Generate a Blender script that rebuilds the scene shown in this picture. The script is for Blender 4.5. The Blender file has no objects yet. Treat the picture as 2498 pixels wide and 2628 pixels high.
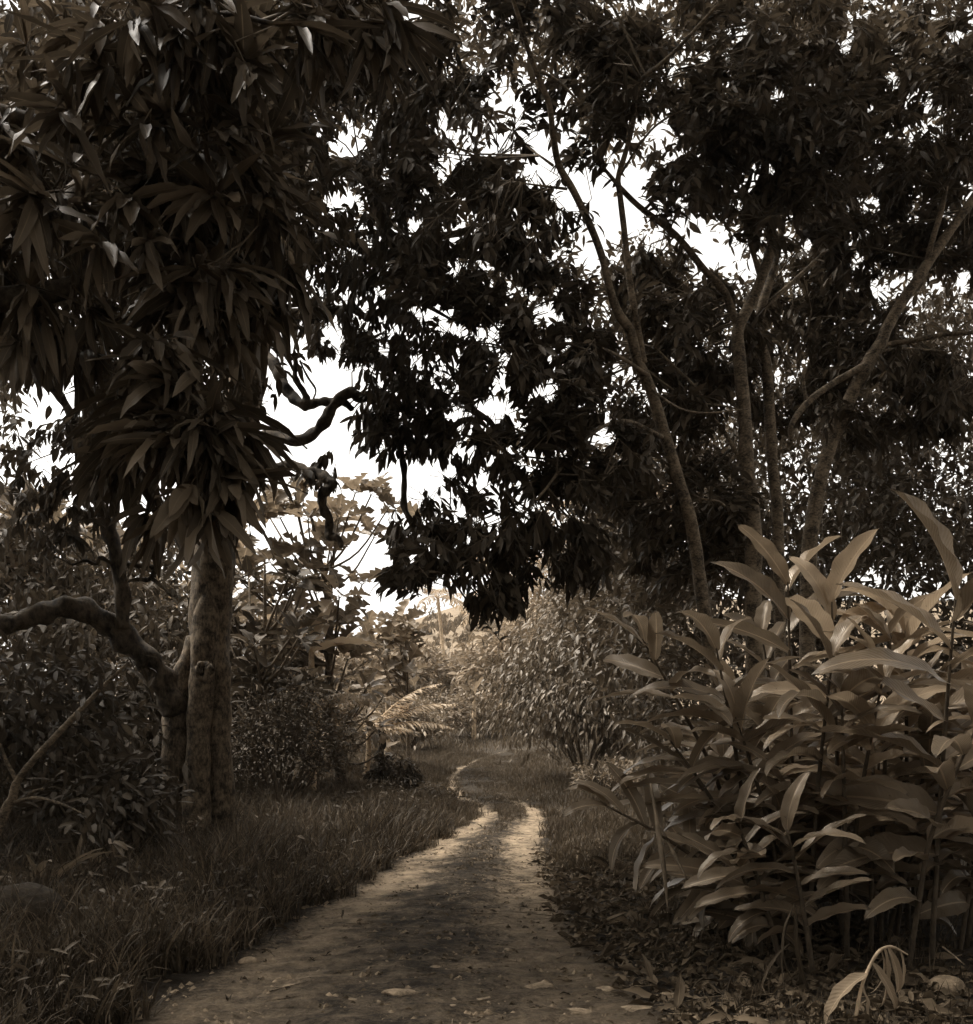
import bpy, math
import numpy as np
from mathutils import Vector

rng = np.random.default_rng(7)
sc = bpy.context.scene
COL = sc.collection

# ------------------------------------------------------------------ camera, sky, sun, exposure
F, HZ, CX, CAMZ = 2818.0, 1840.0, 1249.0, 1.65          # focal length, horizon row, centre column in photo pixels
SRC_W, SRC_H = 2498.0, 2628.0
cam_d = bpy.data.cameras.new('camera')
cam = bpy.data.objects.new('camera', cam_d)
COL.objects.link(cam)
cam.location = (0, 0, CAMZ)
cam.rotation_euler = (math.radians(90), 0, 0)
cam_d.sensor_fit = 'VERTICAL'
cam_d.sensor_height = 24.0
cam_d.lens = 24.0 * F / SRC_H
cam_d.shift_y = (HZ - SRC_H / 2) / SRC_H
cam_d.clip_start = 0.05
cam_d.clip_end = 2000
sc.camera = cam

SUN_EL, SUN_AZ = math.radians(60), math.radians(-66)      # azimuth clockwise from +Y (view direction)
world = bpy.data.worlds.new('World')
sc.world = world
world.use_nodes = True
wn, wl = world.node_tree.nodes, world.node_tree.links
wn.clear()
w_out = wn.new('ShaderNodeOutputWorld')
w_bg = wn.new('ShaderNodeBackground')
w_sky = wn.new('ShaderNodeTexSky')
w_sky.sky_type = 'NISHITA'
w_sky.sun_disc = False
w_sky.sun_elevation = SUN_EL
w_sky.sun_rotation = SUN_AZ
w_sky.dust_density = 4.0
w_bw = wn.new('ShaderNodeRGBToBW')
w_tint = wn.new('ShaderNodeMix'); w_tint.data_type = 'RGBA'; w_tint.blend_type = 'MULTIPLY'
w_tint.inputs[0].default_value = 1.0
w_tint.inputs[7].default_value = (1.0, 0.97, 0.925, 1)
wl.new(w_sky.outputs[0], w_bw.inputs[0])
wl.new(w_bw.outputs[0], w_tint.inputs[6])
wl.new(w_tint.outputs[2], w_bg.inputs[0])
w_bg.inputs[1].default_value = 0.15
wl.new(w_bg.outputs[0], w_out.inputs[0])

sun_d = bpy.data.lights.new('sun', 'SUN')
sun_d.energy = 1.3
sun_d.angle = math.radians(12)
sun_d.color = (1.0, 0.95, 0.88)
sun = bpy.data.objects.new('sun', sun_d)
COL.objects.link(sun)
SUN_DIR = np.array([math.sin(SUN_AZ) * math.cos(SUN_EL), math.cos(SUN_AZ) * math.cos(SUN_EL), math.sin(SUN_EL)])
sun.rotation_euler = Vector(-SUN_DIR).to_track_quat('-Z', 'Y').to_euler()
sun.location = tuple(SUN_DIR * 60)

sc.view_settings.view_transform = 'Standard'
sc.view_settings.look = 'None'
sc.view_settings.exposure = 1.8
sc.view_settings.gamma = 1.0
sc.render.engine = 'CYCLES'
sc.cycles.max_bounces = 8
sc.cycles.diffuse_bounces = 4
sc.cycles.transmission_bounces = 4
sc.cycles.use_denoising = True

# ------------------------------------------------------------------ maths helpers
def W(px, py, Y):
    """world point seen at photo pixel (px, py) at distance Y"""
    return np.array([(px - CX) / F * Y, Y, CAMZ - (py - HZ) / F * Y])

def proj(P):
    y = np.maximum(P[..., 1], 0.3)
    return CX + F * P[..., 0] / y, HZ - F * (P[..., 2] - CAMZ) / y

def sstep(a, b, x):
    t = np.clip((np.asarray(x, float) - a) / (b - a), 0, 1)
    return t * t * (3 - 2 * t)

def unit(v):
    v = np.asarray(v, float)
    return v / np.maximum(np.linalg.norm(v, axis=-1, keepdims=True), 1e-9)

def wob(x, y, s=1.0, seed=0):
    r = np.random.default_rng(seed)
    out = 0
    for k in range(6):
        a, fq, ph = r.uniform(0, 6.28), s * r.uniform(0.6, 2.2), r.uniform(0, 6.28)
        out = out + np.sin((x * math.cos(a) + y * math.sin(a)) * fq + ph)
    return out / 6

PATH_Y = np.array([-4, 4.0, 5.9, 8.3, 11.3, 13.7, 17.3, 18.6, 20, 22, 24, 27, 30.5, 34])
PATH_L = np.array([-2.9, -2.4, -2.05, -1.68, -1.2, -0.87, -0.25, -.30, -0.66, -.92, -1.0, -0.85, -0.15, 1.6])
PATH_R = np.array([1.7, 1.45, 1.15, 0.78, 0.80, 0.80, 1.00, .96, 0.80, .60, 0.50, 0.55, 1.0, 3.4])

def path_lr(y):
    return np.interp(y, PATH_Y, PATH_L), np.interp(y, PATH_Y, PATH_R)

def gz(x, y):
    x = np.asarray(x, float); y = np.asarray(y, float)
    yy = np.clip(y - 12, 0, 20)
    z = 0.0016 * yy * yy + 0.064 * np.clip(y - 32, 0, 14)
    l, r = path_lr(np.clip(y, -4, 31))
    off = np.maximum(l - x, x - r)
    far = 1 - sstep(30, 34, y)
    z = z + far * (0.16 * sstep(-0.05, 0.7, off) + 0.10 * sstep(1.0, 5.0, off))
    u = (x - l) / np.maximum(r - l, .1)
    z = z + far * 0.035 * np.exp(-((u - .5) / .2) ** 2)
    z = z + 0.03 * wob(x, y, 1.3, 3) * sstep(-.1, .8, off) + 0.012 * wob(x, y, 5.0, 4)
    return z

def catmull(P, n):
    P = np.asarray(P, float)
    Q = np.vstack([2 * P[0] - P[1], P, 2 * P[-1] - P[-2]])
    out = []
    for i in range(1, len(Q) - 2):
        a, b, c, d = Q[i - 1], Q[i], Q[i + 1], Q[i + 2]
        for k in range(n):
            t = k / n
            out.append(0.5 * (2 * b + (c - a) * t + (2 * a - 5 * b + 4 * c - d) * t * t + (3 * b - a - 3 * c + d) * t ** 3))
    out.append(P[-1])
    return np.array(out)

# ------------------------------------------------------------------ mesh builder
class MB:
    def __init__(self):
        self.V, self.Fq, self.Ft, self.A = [], [], [], []
        self.n = 0
    def add(self, V, quads=None, tris=None, rnd=0.5, lu=0.0, lv=0.0):
        V = np.asarray(V, np.float32).reshape(-1, 3)
        n = len(V)
        A = np.empty((n, 3), np.float32)
        A[:, 0], A[:, 1], A[:, 2] = rnd, lu, lv
        self.V.append(V); self.A.append(A)
        if quads is not None and len(quads):
            self.Fq.append(np.asarray(quads, np.int64).reshape(-1, 4) + self.n)
        if tris is not None and len(tris):
            self.Ft.append(np.asarray(tris, np.int64).reshape(-1, 3) + self.n)
        self.n += n
    def build(self, name, mat, parent=None, smooth=True):
        if not self.n:
            return None
        V = np.concatenate(self.V); A = np.concatenate(self.A)
        q = np.concatenate(self.Fq) if self.Fq else np.zeros((0, 4), np.int64)
        t = np.concatenate(self.Ft) if self.Ft else np.zeros((0, 3), np.int64)
        base = np.zeros(3)
        p = parent
        while p is not None:
            base += np.array(p.location); p = p.parent
        V = V - base.astype(np.float32)
        me = bpy.data.meshes.new(name)
        me.vertices.add(len(V)); me.vertices.foreach_set('co', V.ravel())
        loops = np.concatenate([q.ravel(), t.ravel()]).astype(np.int32)
        me.loops.add(len(loops)); me.loops.foreach_set('vertex_index', loops)
        starts = np.concatenate([np.arange(len(q)) * 4, len(q) * 4 + np.arange(len(t)) * 3]).astype(np.int32)
        me.polygons.add(len(starts)); me.polygons.foreach_set('loop_start', starts)
        me.polygons.foreach_set('use_smooth', np.full(len(starts), smooth))
        me.update(calc_edges=True)
        for i, nm in enumerate(('rnd', 'lu', 'lv')):
            at = me.attributes.new(nm, 'FLOAT', 'POINT')
            at.data.foreach_set('value', np.ascontiguousarray(A[:, i]))
        me.validate()
        me.materials.append(mat)
        o = bpy.data.objects.new(name, me)
        COL.objects.link(o)
        if parent is not None:
            o.parent = parent
        return o

def thing(name, label, cat, loc, group=None):
    o = bpy.data.objects.new(name, None)
    COL.objects.link(o)
    o.location = tuple(float(c) for c in loc)
    o.empty_display_size = 0.2
    o['label'] = label; o['category'] = cat
    if group: o['group'] = group
    return o

def tag(o, label=None, cat=None, group=None, kind=None):
    if label: o['label'] = label
    if cat: o['category'] = cat
    if group: o['group'] = group
    if kind: o['kind'] = kind
    return o

# ------------------------------------------------------------------ materials (everything in the sepia tones of the photo)
def sep(l):
    return (l * 1.27, l * 0.96, l * 0.635, 1)

def new_mat(name):
    m = bpy.data.materials.new(name)
    m.use_nodes = True
    nt = m.node_tree
    nt.nodes.clear()
    out = nt.nodes.new('ShaderNodeOutputMaterial')
    return m, nt, out

def mathn(nt, op, a, b=None):
    n = nt.nodes.new('ShaderNodeMath'); n.operation = op
    for i, v in enumerate((a, b)):
        if v is None: continue
        if hasattr(v, 'links'): nt.links.new(v, n.inputs[i])
        else: n.inputs[i].default_value = v
    return n.outputs[0]

def ramp(nt, fac, stops):
    r = nt.nodes.new('ShaderNodeValToRGB')
    e = r.color_ramp.elements
    while len(e) < len(stops): e.new(0.5)
    for el, (p, c) in zip(e, stops):
        el.position = p; el.color = c
    nt.links.new(fac, r.inputs[0])
    return r.outputs[0]

def noise(nt, scale, detail=4, rough=.6, vec=None):
    n = nt.nodes.new('ShaderNodeTexNoise')
    n.inputs['Scale'].default_value = scale; n.inputs['Detail'].default_value = detail
    n.inputs['Roughness'].default_value = rough
    if vec is not None: nt.links.new(vec, n.inputs['Vector'])
    return n.outputs[0]

def attr(nt, name):
    n = nt.nodes.new('ShaderNodeAttribute'); n.attribute_name = name
    return n.outputs['Fac']

def objvec(nt, scale=(1, 1, 1)):
    tc = nt.nodes.new('ShaderNodeTexCoord')
    mp = nt.nodes.new('ShaderNodeMapping')
    mp.inputs['Scale'].default_value = scale
    nt.links.new(tc.outputs['Object'], mp.inputs['Vector'])
    return mp.outputs[0]

def leaf_mat(name, lum, spread=.55, trans=.22, rough=.45, veins=0, mottle=9.0, spec=.35, tips=False):
    m, nt, out = new_mat(name)
    rnd = attr(nt, 'rnd')
    nz = noise(nt, mottle, 3, .6, objvec(nt))
    f = mathn(nt, 'ADD', mathn(nt, 'MULTIPLY', rnd, .7), mathn(nt, 'MULTIPLY', nz, .3))
    col = ramp(nt, f, [(0.05, sep(lum * (1 - spread))), (.55, sep(lum)), (.98, sep(lum * (1 + spread * 1.2)))])
    lu = mathn(nt, 'ABSOLUTE', attr(nt, 'lu'))
    mid = mathn(nt, 'LESS_THAN', lu, .07)
    mx = nt.nodes.new('ShaderNodeMix'); mx.data_type = 'RGBA'
    nt.links.new(mathn(nt, 'MULTIPLY', mid, .55), mx.inputs[0])
    nt.links.new(col, mx.inputs[6]); mx.inputs[7].default_value = sep(min(lum * 2.2, .4))
    if tips:                                            # withered brown tips and blemishes
        wn_ = noise(nt, 22, 4, .7, objvec(nt))
        tv = mathn(nt, 'ADD', attr(nt, 'lv'), mathn(nt, 'MULTIPLY', wn_, .16))
        a1 = mathn(nt, 'GREATER_THAN', tv, 1.04)
        a2 = mathn(nt, 'GREATER_THAN', noise(nt, 48, 3, .6, objvec(nt)), .70)
        am = mathn(nt, 'MULTIPLY', mathn(nt, 'MAXIMUM', a1, a2), .75)
        m2 = nt.nodes.new('ShaderNodeMix'); m2.data_type = 'RGBA'
        nt.links.new(am, m2.inputs[0]); nt.links.new(mx.outputs[2], m2.inputs[6]); m2.inputs[7].default_value = sep(.035)
        mx = m2
    bsdf = nt.nodes.new('ShaderNodeBsdfPrincipled')
    nt.links.new(mx.outputs[2], bsdf.inputs['Base Color'])
    bsdf.inputs['Roughness'].default_value = rough
    bsdf.inputs['Specular IOR Level'].default_value = spec
    bsdf.inputs['Specular Tint'].default_value = (1.0, .87, .70, 1)
    if veins:
        lv = attr(nt, 'lv')
        ph = mathn(nt, 'SUBTRACT', mathn(nt, 'MULTIPLY', lv, veins), mathn(nt, 'MULTIPLY', lu, veins * .16))
        sn = mathn(nt, 'SINE', mathn(nt, 'MULTIPLY', ph, 6.283))
        bp = nt.nodes.new('ShaderNodeBump')
        bp.inputs['Strength'].default_value = .22; bp.inputs['Distance'].default_value = .004
        nt.links.new(sn, bp.inputs['Height']); nt.links.new(bp.outputs[0], bsdf.inputs['Normal'])
    tr = nt.nodes.new('ShaderNodeBsdfTranslucent')
    br = nt.nodes.new('ShaderNodeMix'); br.data_type = 'RGBA'; br.blend_type = 'MULTIPLY'; br.inputs[0].default_value = 1
    nt.links.new(mx.outputs[2], br.inputs[6]); br.inputs[7].default_value = (1.5, 1.5, 1.5, 1)
    nt.links.new(br.outputs[2], tr.inputs[0])
    sh = nt.nodes.new('ShaderNodeMixShader'); sh.inputs[0].default_value = trans
    nt.links.new(bsdf.outputs[0], sh.inputs[1]); nt.links.new(tr.outputs[0], sh.inputs[2])
    nt.links.new(sh.outputs[0], out.inputs[0])
    return m

def bark_mat(name, lum, scale=6, stretch=.25, bump=.6, patch=True):
    m, nt, out = new_mat(name)
    v = objvec(nt, (1, 1, stretch))
    n1 = noise(nt, scale * 4, 6, .7, v)
    n2 = noise(nt, scale * .9, 5, .65, objvec(nt))
    f = mathn(nt, 'ADD', mathn(nt, 'MULTIPLY', n1, .5), mathn(nt, 'MULTIPLY', n2, .5))
    lo, hi = (lum * .25, lum * 1.9) if patch else (lum * .6, lum * 1.4)
    col = ramp(nt, f, [(.41, sep(lo)), (.5, sep(lum)), (.585, sep(hi))])
    b = nt.nodes.new('ShaderNodeBsdfPrincipled')
    nt.links.new(col, b.inputs['Base Color']); b.inputs['Roughness'].default_value = .85
    b.inputs['Specular IOR Level'].default_value = .2
    bp = nt.nodes.new('ShaderNodeBump'); bp.inputs['Strength'].default_value = bump; bp.inputs['Distance'].default_value = .02
    nt.links.new(f, bp.inputs['Height']); nt.links.new(bp.outputs[0], b.inputs['Normal'])
    nt.links.new(b.outputs[0], out.inputs[0])
    return m

def rough_mat(name, lum, scale=8, lo=.5, hi=1.5, bump=.5, dist=.02):
    m, nt, out = new_mat(name)
    n = noise(nt, scale, 8, .7, objvec(nt))
    col = ramp(nt, n, [(.3, sep(lum * lo)), (.5, sep(lum)), (.7, sep(lum * hi))])
    b = nt.nodes.new('ShaderNodeBsdfPrincipled')
    nt.links.new(col, b.inputs['Base Color']); b.inputs['Roughness'].default_value = .9
    b.inputs['Specular IOR Level'].default_value = .15
    bp = nt.nodes.new('ShaderNodeBump'); bp.inputs['Strength'].default_value = bump; bp.inputs['Distance'].default_value = dist
    nt.links.new(n, bp.inputs['Height']); nt.links.new(bp.outputs[0], b.inputs['Normal'])
    nt.links.new(b.outputs[0], out.inputs[0])
    return m

def track_mat():
    m, nt, out = new_mat('dirt_track')
    u, v = attr(nt, 'lu'), attr(nt, 'lv')                  # u across 0..1, v = distance in metres
    ov = objvec(nt)
    big = noise(nt, 1.1, 5, .6, ov)
    fine = noise(nt, 26, 8, .75, ov)
    peb = noise(nt, 70, 4, .7, ov)
    uu = mathn(nt, 'ADD', u, mathn(nt, 'MULTIPLY', mathn(nt, 'SUBTRACT', big, .5), .6))
    uu = mathn(nt, 'ADD', uu, mathn(nt, 'MULTIPLY', mathn(nt, 'SUBTRACT', fine, .5), .25))
    def bump1(c, w):
        d = mathn(nt, 'DIVIDE', mathn(nt, 'SUBTRACT', uu, c), w)
        return mathn(nt, 'POWER', 2.718, mathn(nt, 'MULTIPLY', mathn(nt, 'MULTIPLY', d, d), -1))
    tr = mathn(nt, 'ADD', bump1(.18, .17), bump1(.82, .18))
    tr = mathn(nt, 'MINIMUM', tr, 1.0)
    f = mathn(nt, 'ADD', mathn(nt, 'MULTIPLY', tr, .62), mathn(nt, 'MULTIPLY', mathn(nt, 'SUBTRACT', fine, .5), .9))
    f = mathn(nt, 'ADD', f, mathn(nt, 'MULTIPLY', mathn(nt, 'SUBTRACT', peb, .5), .5))
    vo = nt.nodes.new('ShaderNodeTexVoronoi'); vo.inputs['Scale'].default_value = 15
    wv = nt.nodes.new('ShaderNodeMix'); wv.data_type = 'VECTOR'; wv.inputs[0].default_value = .06
    nn = nt.nodes.new('ShaderNodeTexNoise'); nn.inputs['Scale'].default_value = 6; nt.links.new(ov, nn.inputs['Vector'])
    nt.links.new(ov, wv.inputs[4]); nt.links.new(nn.outputs[1], wv.inputs[5]); nt.links.new(wv.outputs[1], vo.inputs['Vector'])
    lumps = mathn(nt, 'SUBTRACT', .5, vo.outputs[0])
    patch = noise(nt, 4.5, 6, .7, ov)
    f = mathn(nt, 'ADD', f, mathn(nt, 'MULTIPLY', mathn(nt, 'SUBTRACT', patch, .5), 1.8))
    # dark earth and rotted leaves creeping in from both edges of the track
    ed = mathn(nt, 'ABSOLUTE', mathn(nt, 'SUBTRACT', u, .5))
    ed = mathn(nt, 'ADD', ed, mathn(nt, 'MULTIPLY', mathn(nt, 'SUBTRACT', patch, .5), .35))
    er = nt.nodes.new('ShaderNodeMapRange')
    er.inputs[1].default_value = .40; er.inputs[2].default_value = .50; er.inputs[3].default_value = 0; er.inputs[4].default_value = .55
    nt.links.new(ed, er.inputs[0])
    f = mathn(nt, 'SUBTRACT', f, er.outputs[0])
    # past the bend's start grass has taken the track over, all but a worn strip along its left edge
    def mrange(x, a, b, c, d):
        n_ = nt.nodes.new('ShaderNodeMapRange'); nt.links.new(x, n_.inputs[0])
        for i_, v_ in enumerate((a, b, c, d)): n_.inputs[i_ + 1].default_value = v_
        return n_.outputs[0]
    f = mathn(nt, 'SUBTRACT', f, mathn(nt, 'MULTIPLY', mrange(v, 18.6, 21.5, 0, .6), mrange(u, .12, .35, .15, 1)))
    f = mathn(nt, 'SUBTRACT', f, mrange(v, 26.5, 30, 0, .3))
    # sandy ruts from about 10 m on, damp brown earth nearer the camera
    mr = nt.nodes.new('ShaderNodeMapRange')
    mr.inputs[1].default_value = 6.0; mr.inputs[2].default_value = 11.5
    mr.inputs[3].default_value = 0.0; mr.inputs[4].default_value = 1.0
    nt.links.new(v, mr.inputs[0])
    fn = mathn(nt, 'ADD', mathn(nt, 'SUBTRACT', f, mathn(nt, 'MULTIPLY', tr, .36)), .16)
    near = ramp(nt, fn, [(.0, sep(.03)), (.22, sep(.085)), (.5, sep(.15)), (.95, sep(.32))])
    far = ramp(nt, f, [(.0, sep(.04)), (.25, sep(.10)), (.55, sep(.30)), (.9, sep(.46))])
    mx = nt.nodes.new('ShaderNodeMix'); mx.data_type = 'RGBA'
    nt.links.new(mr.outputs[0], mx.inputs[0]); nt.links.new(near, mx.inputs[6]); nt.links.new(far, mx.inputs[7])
    b = nt.nodes.new('ShaderNodeBsdfPrincipled')
    nt.links.new(mx.outputs[2], b.inputs['Base Color']); b.inputs['Roughness'].default_value = .92
    b.inputs['Specular IOR Level'].default_value = .15
    h = mathn(nt, 'ADD', mathn(nt, 'MULTIPLY', fine, 1.0), mathn(nt, 'MULTIPLY', peb, .5))
    h = mathn(nt, 'ADD', h, mathn(nt, 'MULTIPLY', lumps, .7))
    bp = nt.nodes.new('ShaderNodeBump'); bp.inputs['Strength'].default_value = 1.0; bp.inputs['Distance'].default_value = .07
    nt.links.new(h, bp.inputs['Height']); nt.links.new(bp.outputs[0], b.inputs['Normal'])
    nt.links.new(b.outputs[0], out.inputs[0])
    return m

M = {
    'mango': leaf_mat('mango_leaf', .075, .85, .15, .5, 0, spec=.28),
    'cacao': leaf_mat('drooping_leaf', .045, .75, .2, .6, spec=.2),
    'small': leaf_mat('small_dark_leaf', .04, .75, .18, .6, spec=.18),
    'right': leaf_mat('right_tree_leaf', .055, .75, .24, .58, spec=.2),
    'treetop': leaf_mat('treetop_leaf', .06, .75, .3, .6, spec=.15),
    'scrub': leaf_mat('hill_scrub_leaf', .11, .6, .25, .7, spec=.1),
    'weed': leaf_mat('weed_leaf', .06, .7, .2, .55, spec=.25),
    'thicket': leaf_mat('thicket_leaf', .06, .7, .22, .5),
    'ginger': leaf_mat('ginger_leaf', .155, .65, .28, .34, veins=26, spec=.55, tips=True),
    'bread': leaf_mat('breadfruit_leaf', .11, .5, .35, .45, spec=.4),
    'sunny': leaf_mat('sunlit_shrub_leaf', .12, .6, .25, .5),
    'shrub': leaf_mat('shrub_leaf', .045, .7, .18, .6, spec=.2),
    'weep': leaf_mat('weeping_leaf', .08, .65, .2, .45),
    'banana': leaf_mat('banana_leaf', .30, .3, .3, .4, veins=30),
    'palm': leaf_mat('palm_leaflet', .27, .4, .25, .45),
    'fern': leaf_mat('fern_leaf', .12, .5, .2, .5),
    'dead': leaf_mat('dead_leaf', .055, .7, .1, .8, spec=.15),
    'brownleaf': leaf_mat('brown_dead_leaf', .085, .7, .1, .8, spec=.1),
    'pathleaf': leaf_mat('trodden_leaf', .09, .95, .1, .8, spec=.1),
    'drygold': leaf_mat('dry_leaf', .18, .4, .15, .7, veins=14, spec=.2),
    'grass': leaf_mat('grass_blade', .07, .85, .2, .6, spec=.2),
    'grass_far': leaf_mat('verge_grass_blade', .08, .55, .2, .6, spec=.2),
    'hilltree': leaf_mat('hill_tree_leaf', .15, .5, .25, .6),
    'bark': bark_mat('lichen_bark', .10, 9, .45, 1.0),
    'darkbark': bark_mat('dark_mossy_bark', .05, 5, .5, .7),
    'smoothbark': bark_mat('pale_smooth_bark', .10, 9, 1.6, .5),
    'twig': bark_mat('twig_bark', .09, 9, .4, .3, False),
    'cane': bark_mat('ginger_cane', .06, 8, .3, .2, False),
    'stem': bark_mat('pale_stem', .36, 5, .3, .2, False),
    'soil': rough_mat('forest_floor', .032, 7, .4, 1.8, .8, .04),
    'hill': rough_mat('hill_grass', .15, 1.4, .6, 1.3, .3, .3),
    'rock': rough_mat('path_stone', .17, 14, .25, 1.8, .6, .01),
    'boulder': rough_mat('mossy_boulder', .028, 16, .4, 1.8, .7, .02),
    'hole': rough_mat('knot_hole_shade', .015, 8, .5, 1.5, .5, .01),
    'char': rough_mat('dead_blackened_leaf', .02, 12, .4, 1.8, .5, .01),
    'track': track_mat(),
}

# ------------------------------------------------------------------ tubes and twigs
def frames(P):
    T = unit(np.gradient(P, axis=0))
    ref = np.tile(np.array([0.31, 0.12, 0.94]), (len(P), 1))
    par = np.abs((T * ref).sum(1)) > .92
    ref[par] = (1, 0.1, 0.05)
    N = np.cross(T, ref); N = unit(N)
    for i in range(1, len(P)):                          # parallel transport
        n = N[i - 1] - T[i] * np.dot(N[i - 1], T[i])
        N[i] = n / max(np.linalg.norm(n), 1e-6)
    return T, N, np.cross(T, N)

def tube(mb, pts, radii, sides=10, sub=5, lump=0.06, seed=0, flute=None, cap=True):
    pts = np.asarray(pts, float)
    P = catmull(pts, sub)
    R = np.interp(np.linspace(0, 1, len(P)), np.linspace(0, 1, len(radii)), radii)
    T, N, B = frames(P)
    a = np.linspace(0, 2 * math.pi, sides, endpoint=False)
    r = np.random.default_rng(seed + 11)
    s = np.arange(len(P))[:, None]
    lum = 1 + lump * (np.sin(a[None] * 2 + s * .55 + r.uniform(0, 6)) * .6 + np.sin(a[None] * 3 - s * .8 + r.uniform(0, 6)) * .5
                      + np.sin(s * 1.1 + r.uniform(0, 6)) * .5)
    if flute is not None:
        lum = lum + flute * np.sin(a[None] * 5 + r.uniform(0, 6))
    rad = R[:, None] * lum
    V = P[:, None] + N[:, None] * (np.cos(a)[None, :, None] * rad[..., None]) + B[:, None] * (np.sin(a)[None, :, None] * rad[..., None])
    n, k = len(P), sides
    i = np.arange(n - 1)[:, None] * k; j = np.arange(k)[None]; j2 = (j + 1) % k
    q = np.stack([i + j, i + j2, i + k + j2, i + k + j], -1).reshape(-1, 4)
    V = V.reshape(-1, 3)
    tris = []
    if cap:
        V = np.vstack([V, P[0] - T[0] * R[0] * .3, P[-1] + T[-1] * R[-1] * .7])
        c0, c1 = n * k, n * k + 1
        for t in range(k):
            tris.append((c0, (t + 1) % k, t)); tris.append((c1, (n - 1) * k + t, (n - 1) * k + (t + 1) % k))
    mb.add(V, q, tris, rnd=.5)
    return P

def pxtube(mb, pts, radii, **kw):
    """pts: (px, py, Y)"""
    return tube(mb, [W(*p) for p in pts], radii, **kw)

def prisms(mb, P0, P1, r0, r1):
    """many thin three-sided twigs"""
    P0 = np.asarray(P0, float); P1 = np.asarray(P1, float)
    n = len(P0)
    if not n: return
    D = unit(P1 - P0)
    ref = np.where(np.abs(D[:, 2:3]) > .9, np.array([[1., 0, 0]]), np.array([[0, 0, 1.]]))
    N = unit(np.cross(D, ref)); B = np.cross(D, N)
    r0 = np.broadcast_to(np.asarray(r0, float), (n,)); r1 = np.broadcast_to(np.asarray(r1, float), (n,))
    V = np.empty((n, 6, 3))
    for k in range(3):
        o = N * math.cos(k * 2.094) + B * math.sin(k * 2.094)
        V[:, k] = P0 + o * r0[:, None]; V[:, k + 3] = P1 + o * r1[:, None]
    b = np.arange(n)[:, None] * 6
    q = np.concatenate([b + np.array([[k, (k + 1) % 3, 3 + (k + 1) % 3, 3 + k]]) for k in range(3)])
    mb.add(V.reshape(-1, 3), q, rnd=.5)

# ------------------------------------------------------------------ leaves
def lance(t): return np.sin(np.pi * t ** 0.85) ** .75
def ellip(t): return np.sin(np.pi * t ** 0.95) ** .65 * (1 - .25 * t)
def ovate(t): return np.sin(np.pi * t ** .62) ** .8
def strap(t): return np.clip(np.sin(np.pi * (t * .97 + .015)) ** .5, 0, 1) * (1 - .2 * t ** 2)
def lobed(t): return np.sin(np.pi * t ** .8) ** .6 * (.52 + .48 * np.abs(np.sin(t * np.pi * 4.2)))

def templates(n, nv, ns, prof, fold=.18, bend=(.2, .9), wave=.05, kinks=2.5, seed=1):
    r = np.random.default_rng(seed)
    out = []
    t = np.linspace(0, 1, nv); s = np.linspace(-1, 1, ns)
    w = prof(np.clip(t, 1e-4, 1)); w[0] = max(w[0], .04); w[-1] = .0
    for _ in range(n):
        bd = r.uniform(*bend)
        th = -bd * t ** 1.2 + r.normal(0, .05)
        y = np.concatenate([[0], np.cumsum(np.cos(th[:-1]) * (1 / (nv - 1)))])
        z = np.concatenate([[0], np.cumsum(np.sin(th[:-1]) * (1 / (nv - 1)))])
        side = r.normal(0, .10) * t ** 2
        A = np.zeros((nv, ns, 3)); B = np.zeros((nv, ns, 3))
        A[..., 0] = side[:, None]; A[..., 1] = y[:, None]; A[..., 2] = z[:, None]
        tw = r.normal(0, .35) * t
        x = s[None] * w[:, None] * .5
        zz = fold * r.uniform(.4, 1.6) * np.abs(s)[None] * w[:, None] \
            + wave * np.sin(t[:, None] * kinks * 6.283 + r.uniform(0, 6) + (s[None] > 0) * r.uniform(0, 3)) * np.abs(s)[None]
        B[..., 0] = x * np.cos(tw)[:, None] - zz * np.sin(tw)[:, None]
        B[..., 2] = x * np.sin(tw)[:, None] + zz * np.cos(tw)[:, None]
        out.append((A.reshape(-1, 3), B.reshape(-1, 3)))
    i = np.arange(nv - 1)[:, None] * ns; j = np.arange(ns - 1)[None]
    q = np.stack([i + j, i + j + 1, i + ns + j + 1, i + ns + j], -1).reshape(-1, 4)
    lu = np.tile(s, nv); lv = np.repeat(t, ns)
    return dict(var=out, q=q, lu=lu, lv=lv)

T_MANGO = templates(8, 8, 3, lance, .22, (.1, 1.1), .10, 2.5, 1)
T_CACAO = templates(6, 5, 3, ellip, .15, (.2, .9), .05, 2, 2)
T_SMALL = templates(6, 4, 3, ellip, .15, (.1, .7), .04, 1.5, 3)
T_TINY = templates(5, 3, 3, ellip, .2, (.1, .6), .0, 1, 4)
T_GING = templates(12, 16, 5, strap, .20, (.3, 1.35), .06, 3.2, 5)
T_BREAD = templates(6, 22, 5, lobed, .2, (.2, .9), .05, 3, 6)
T_BROAD = templates(6, 7, 3, ovate, .16, (.2, .8), .06, 2, 7)
T_BAN = templates(5, 16, 5, strap, .25, (.3, 1.3), .06, 4, 8)
T_PINNA = templates(5, 4, 3, lance, .25, (.1, .5), .0, 1, 9)
T_DEAD = templates(8, 6, 3, ellip, .4, (-.8, 1.4), .22, 1.6, 10)

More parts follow.
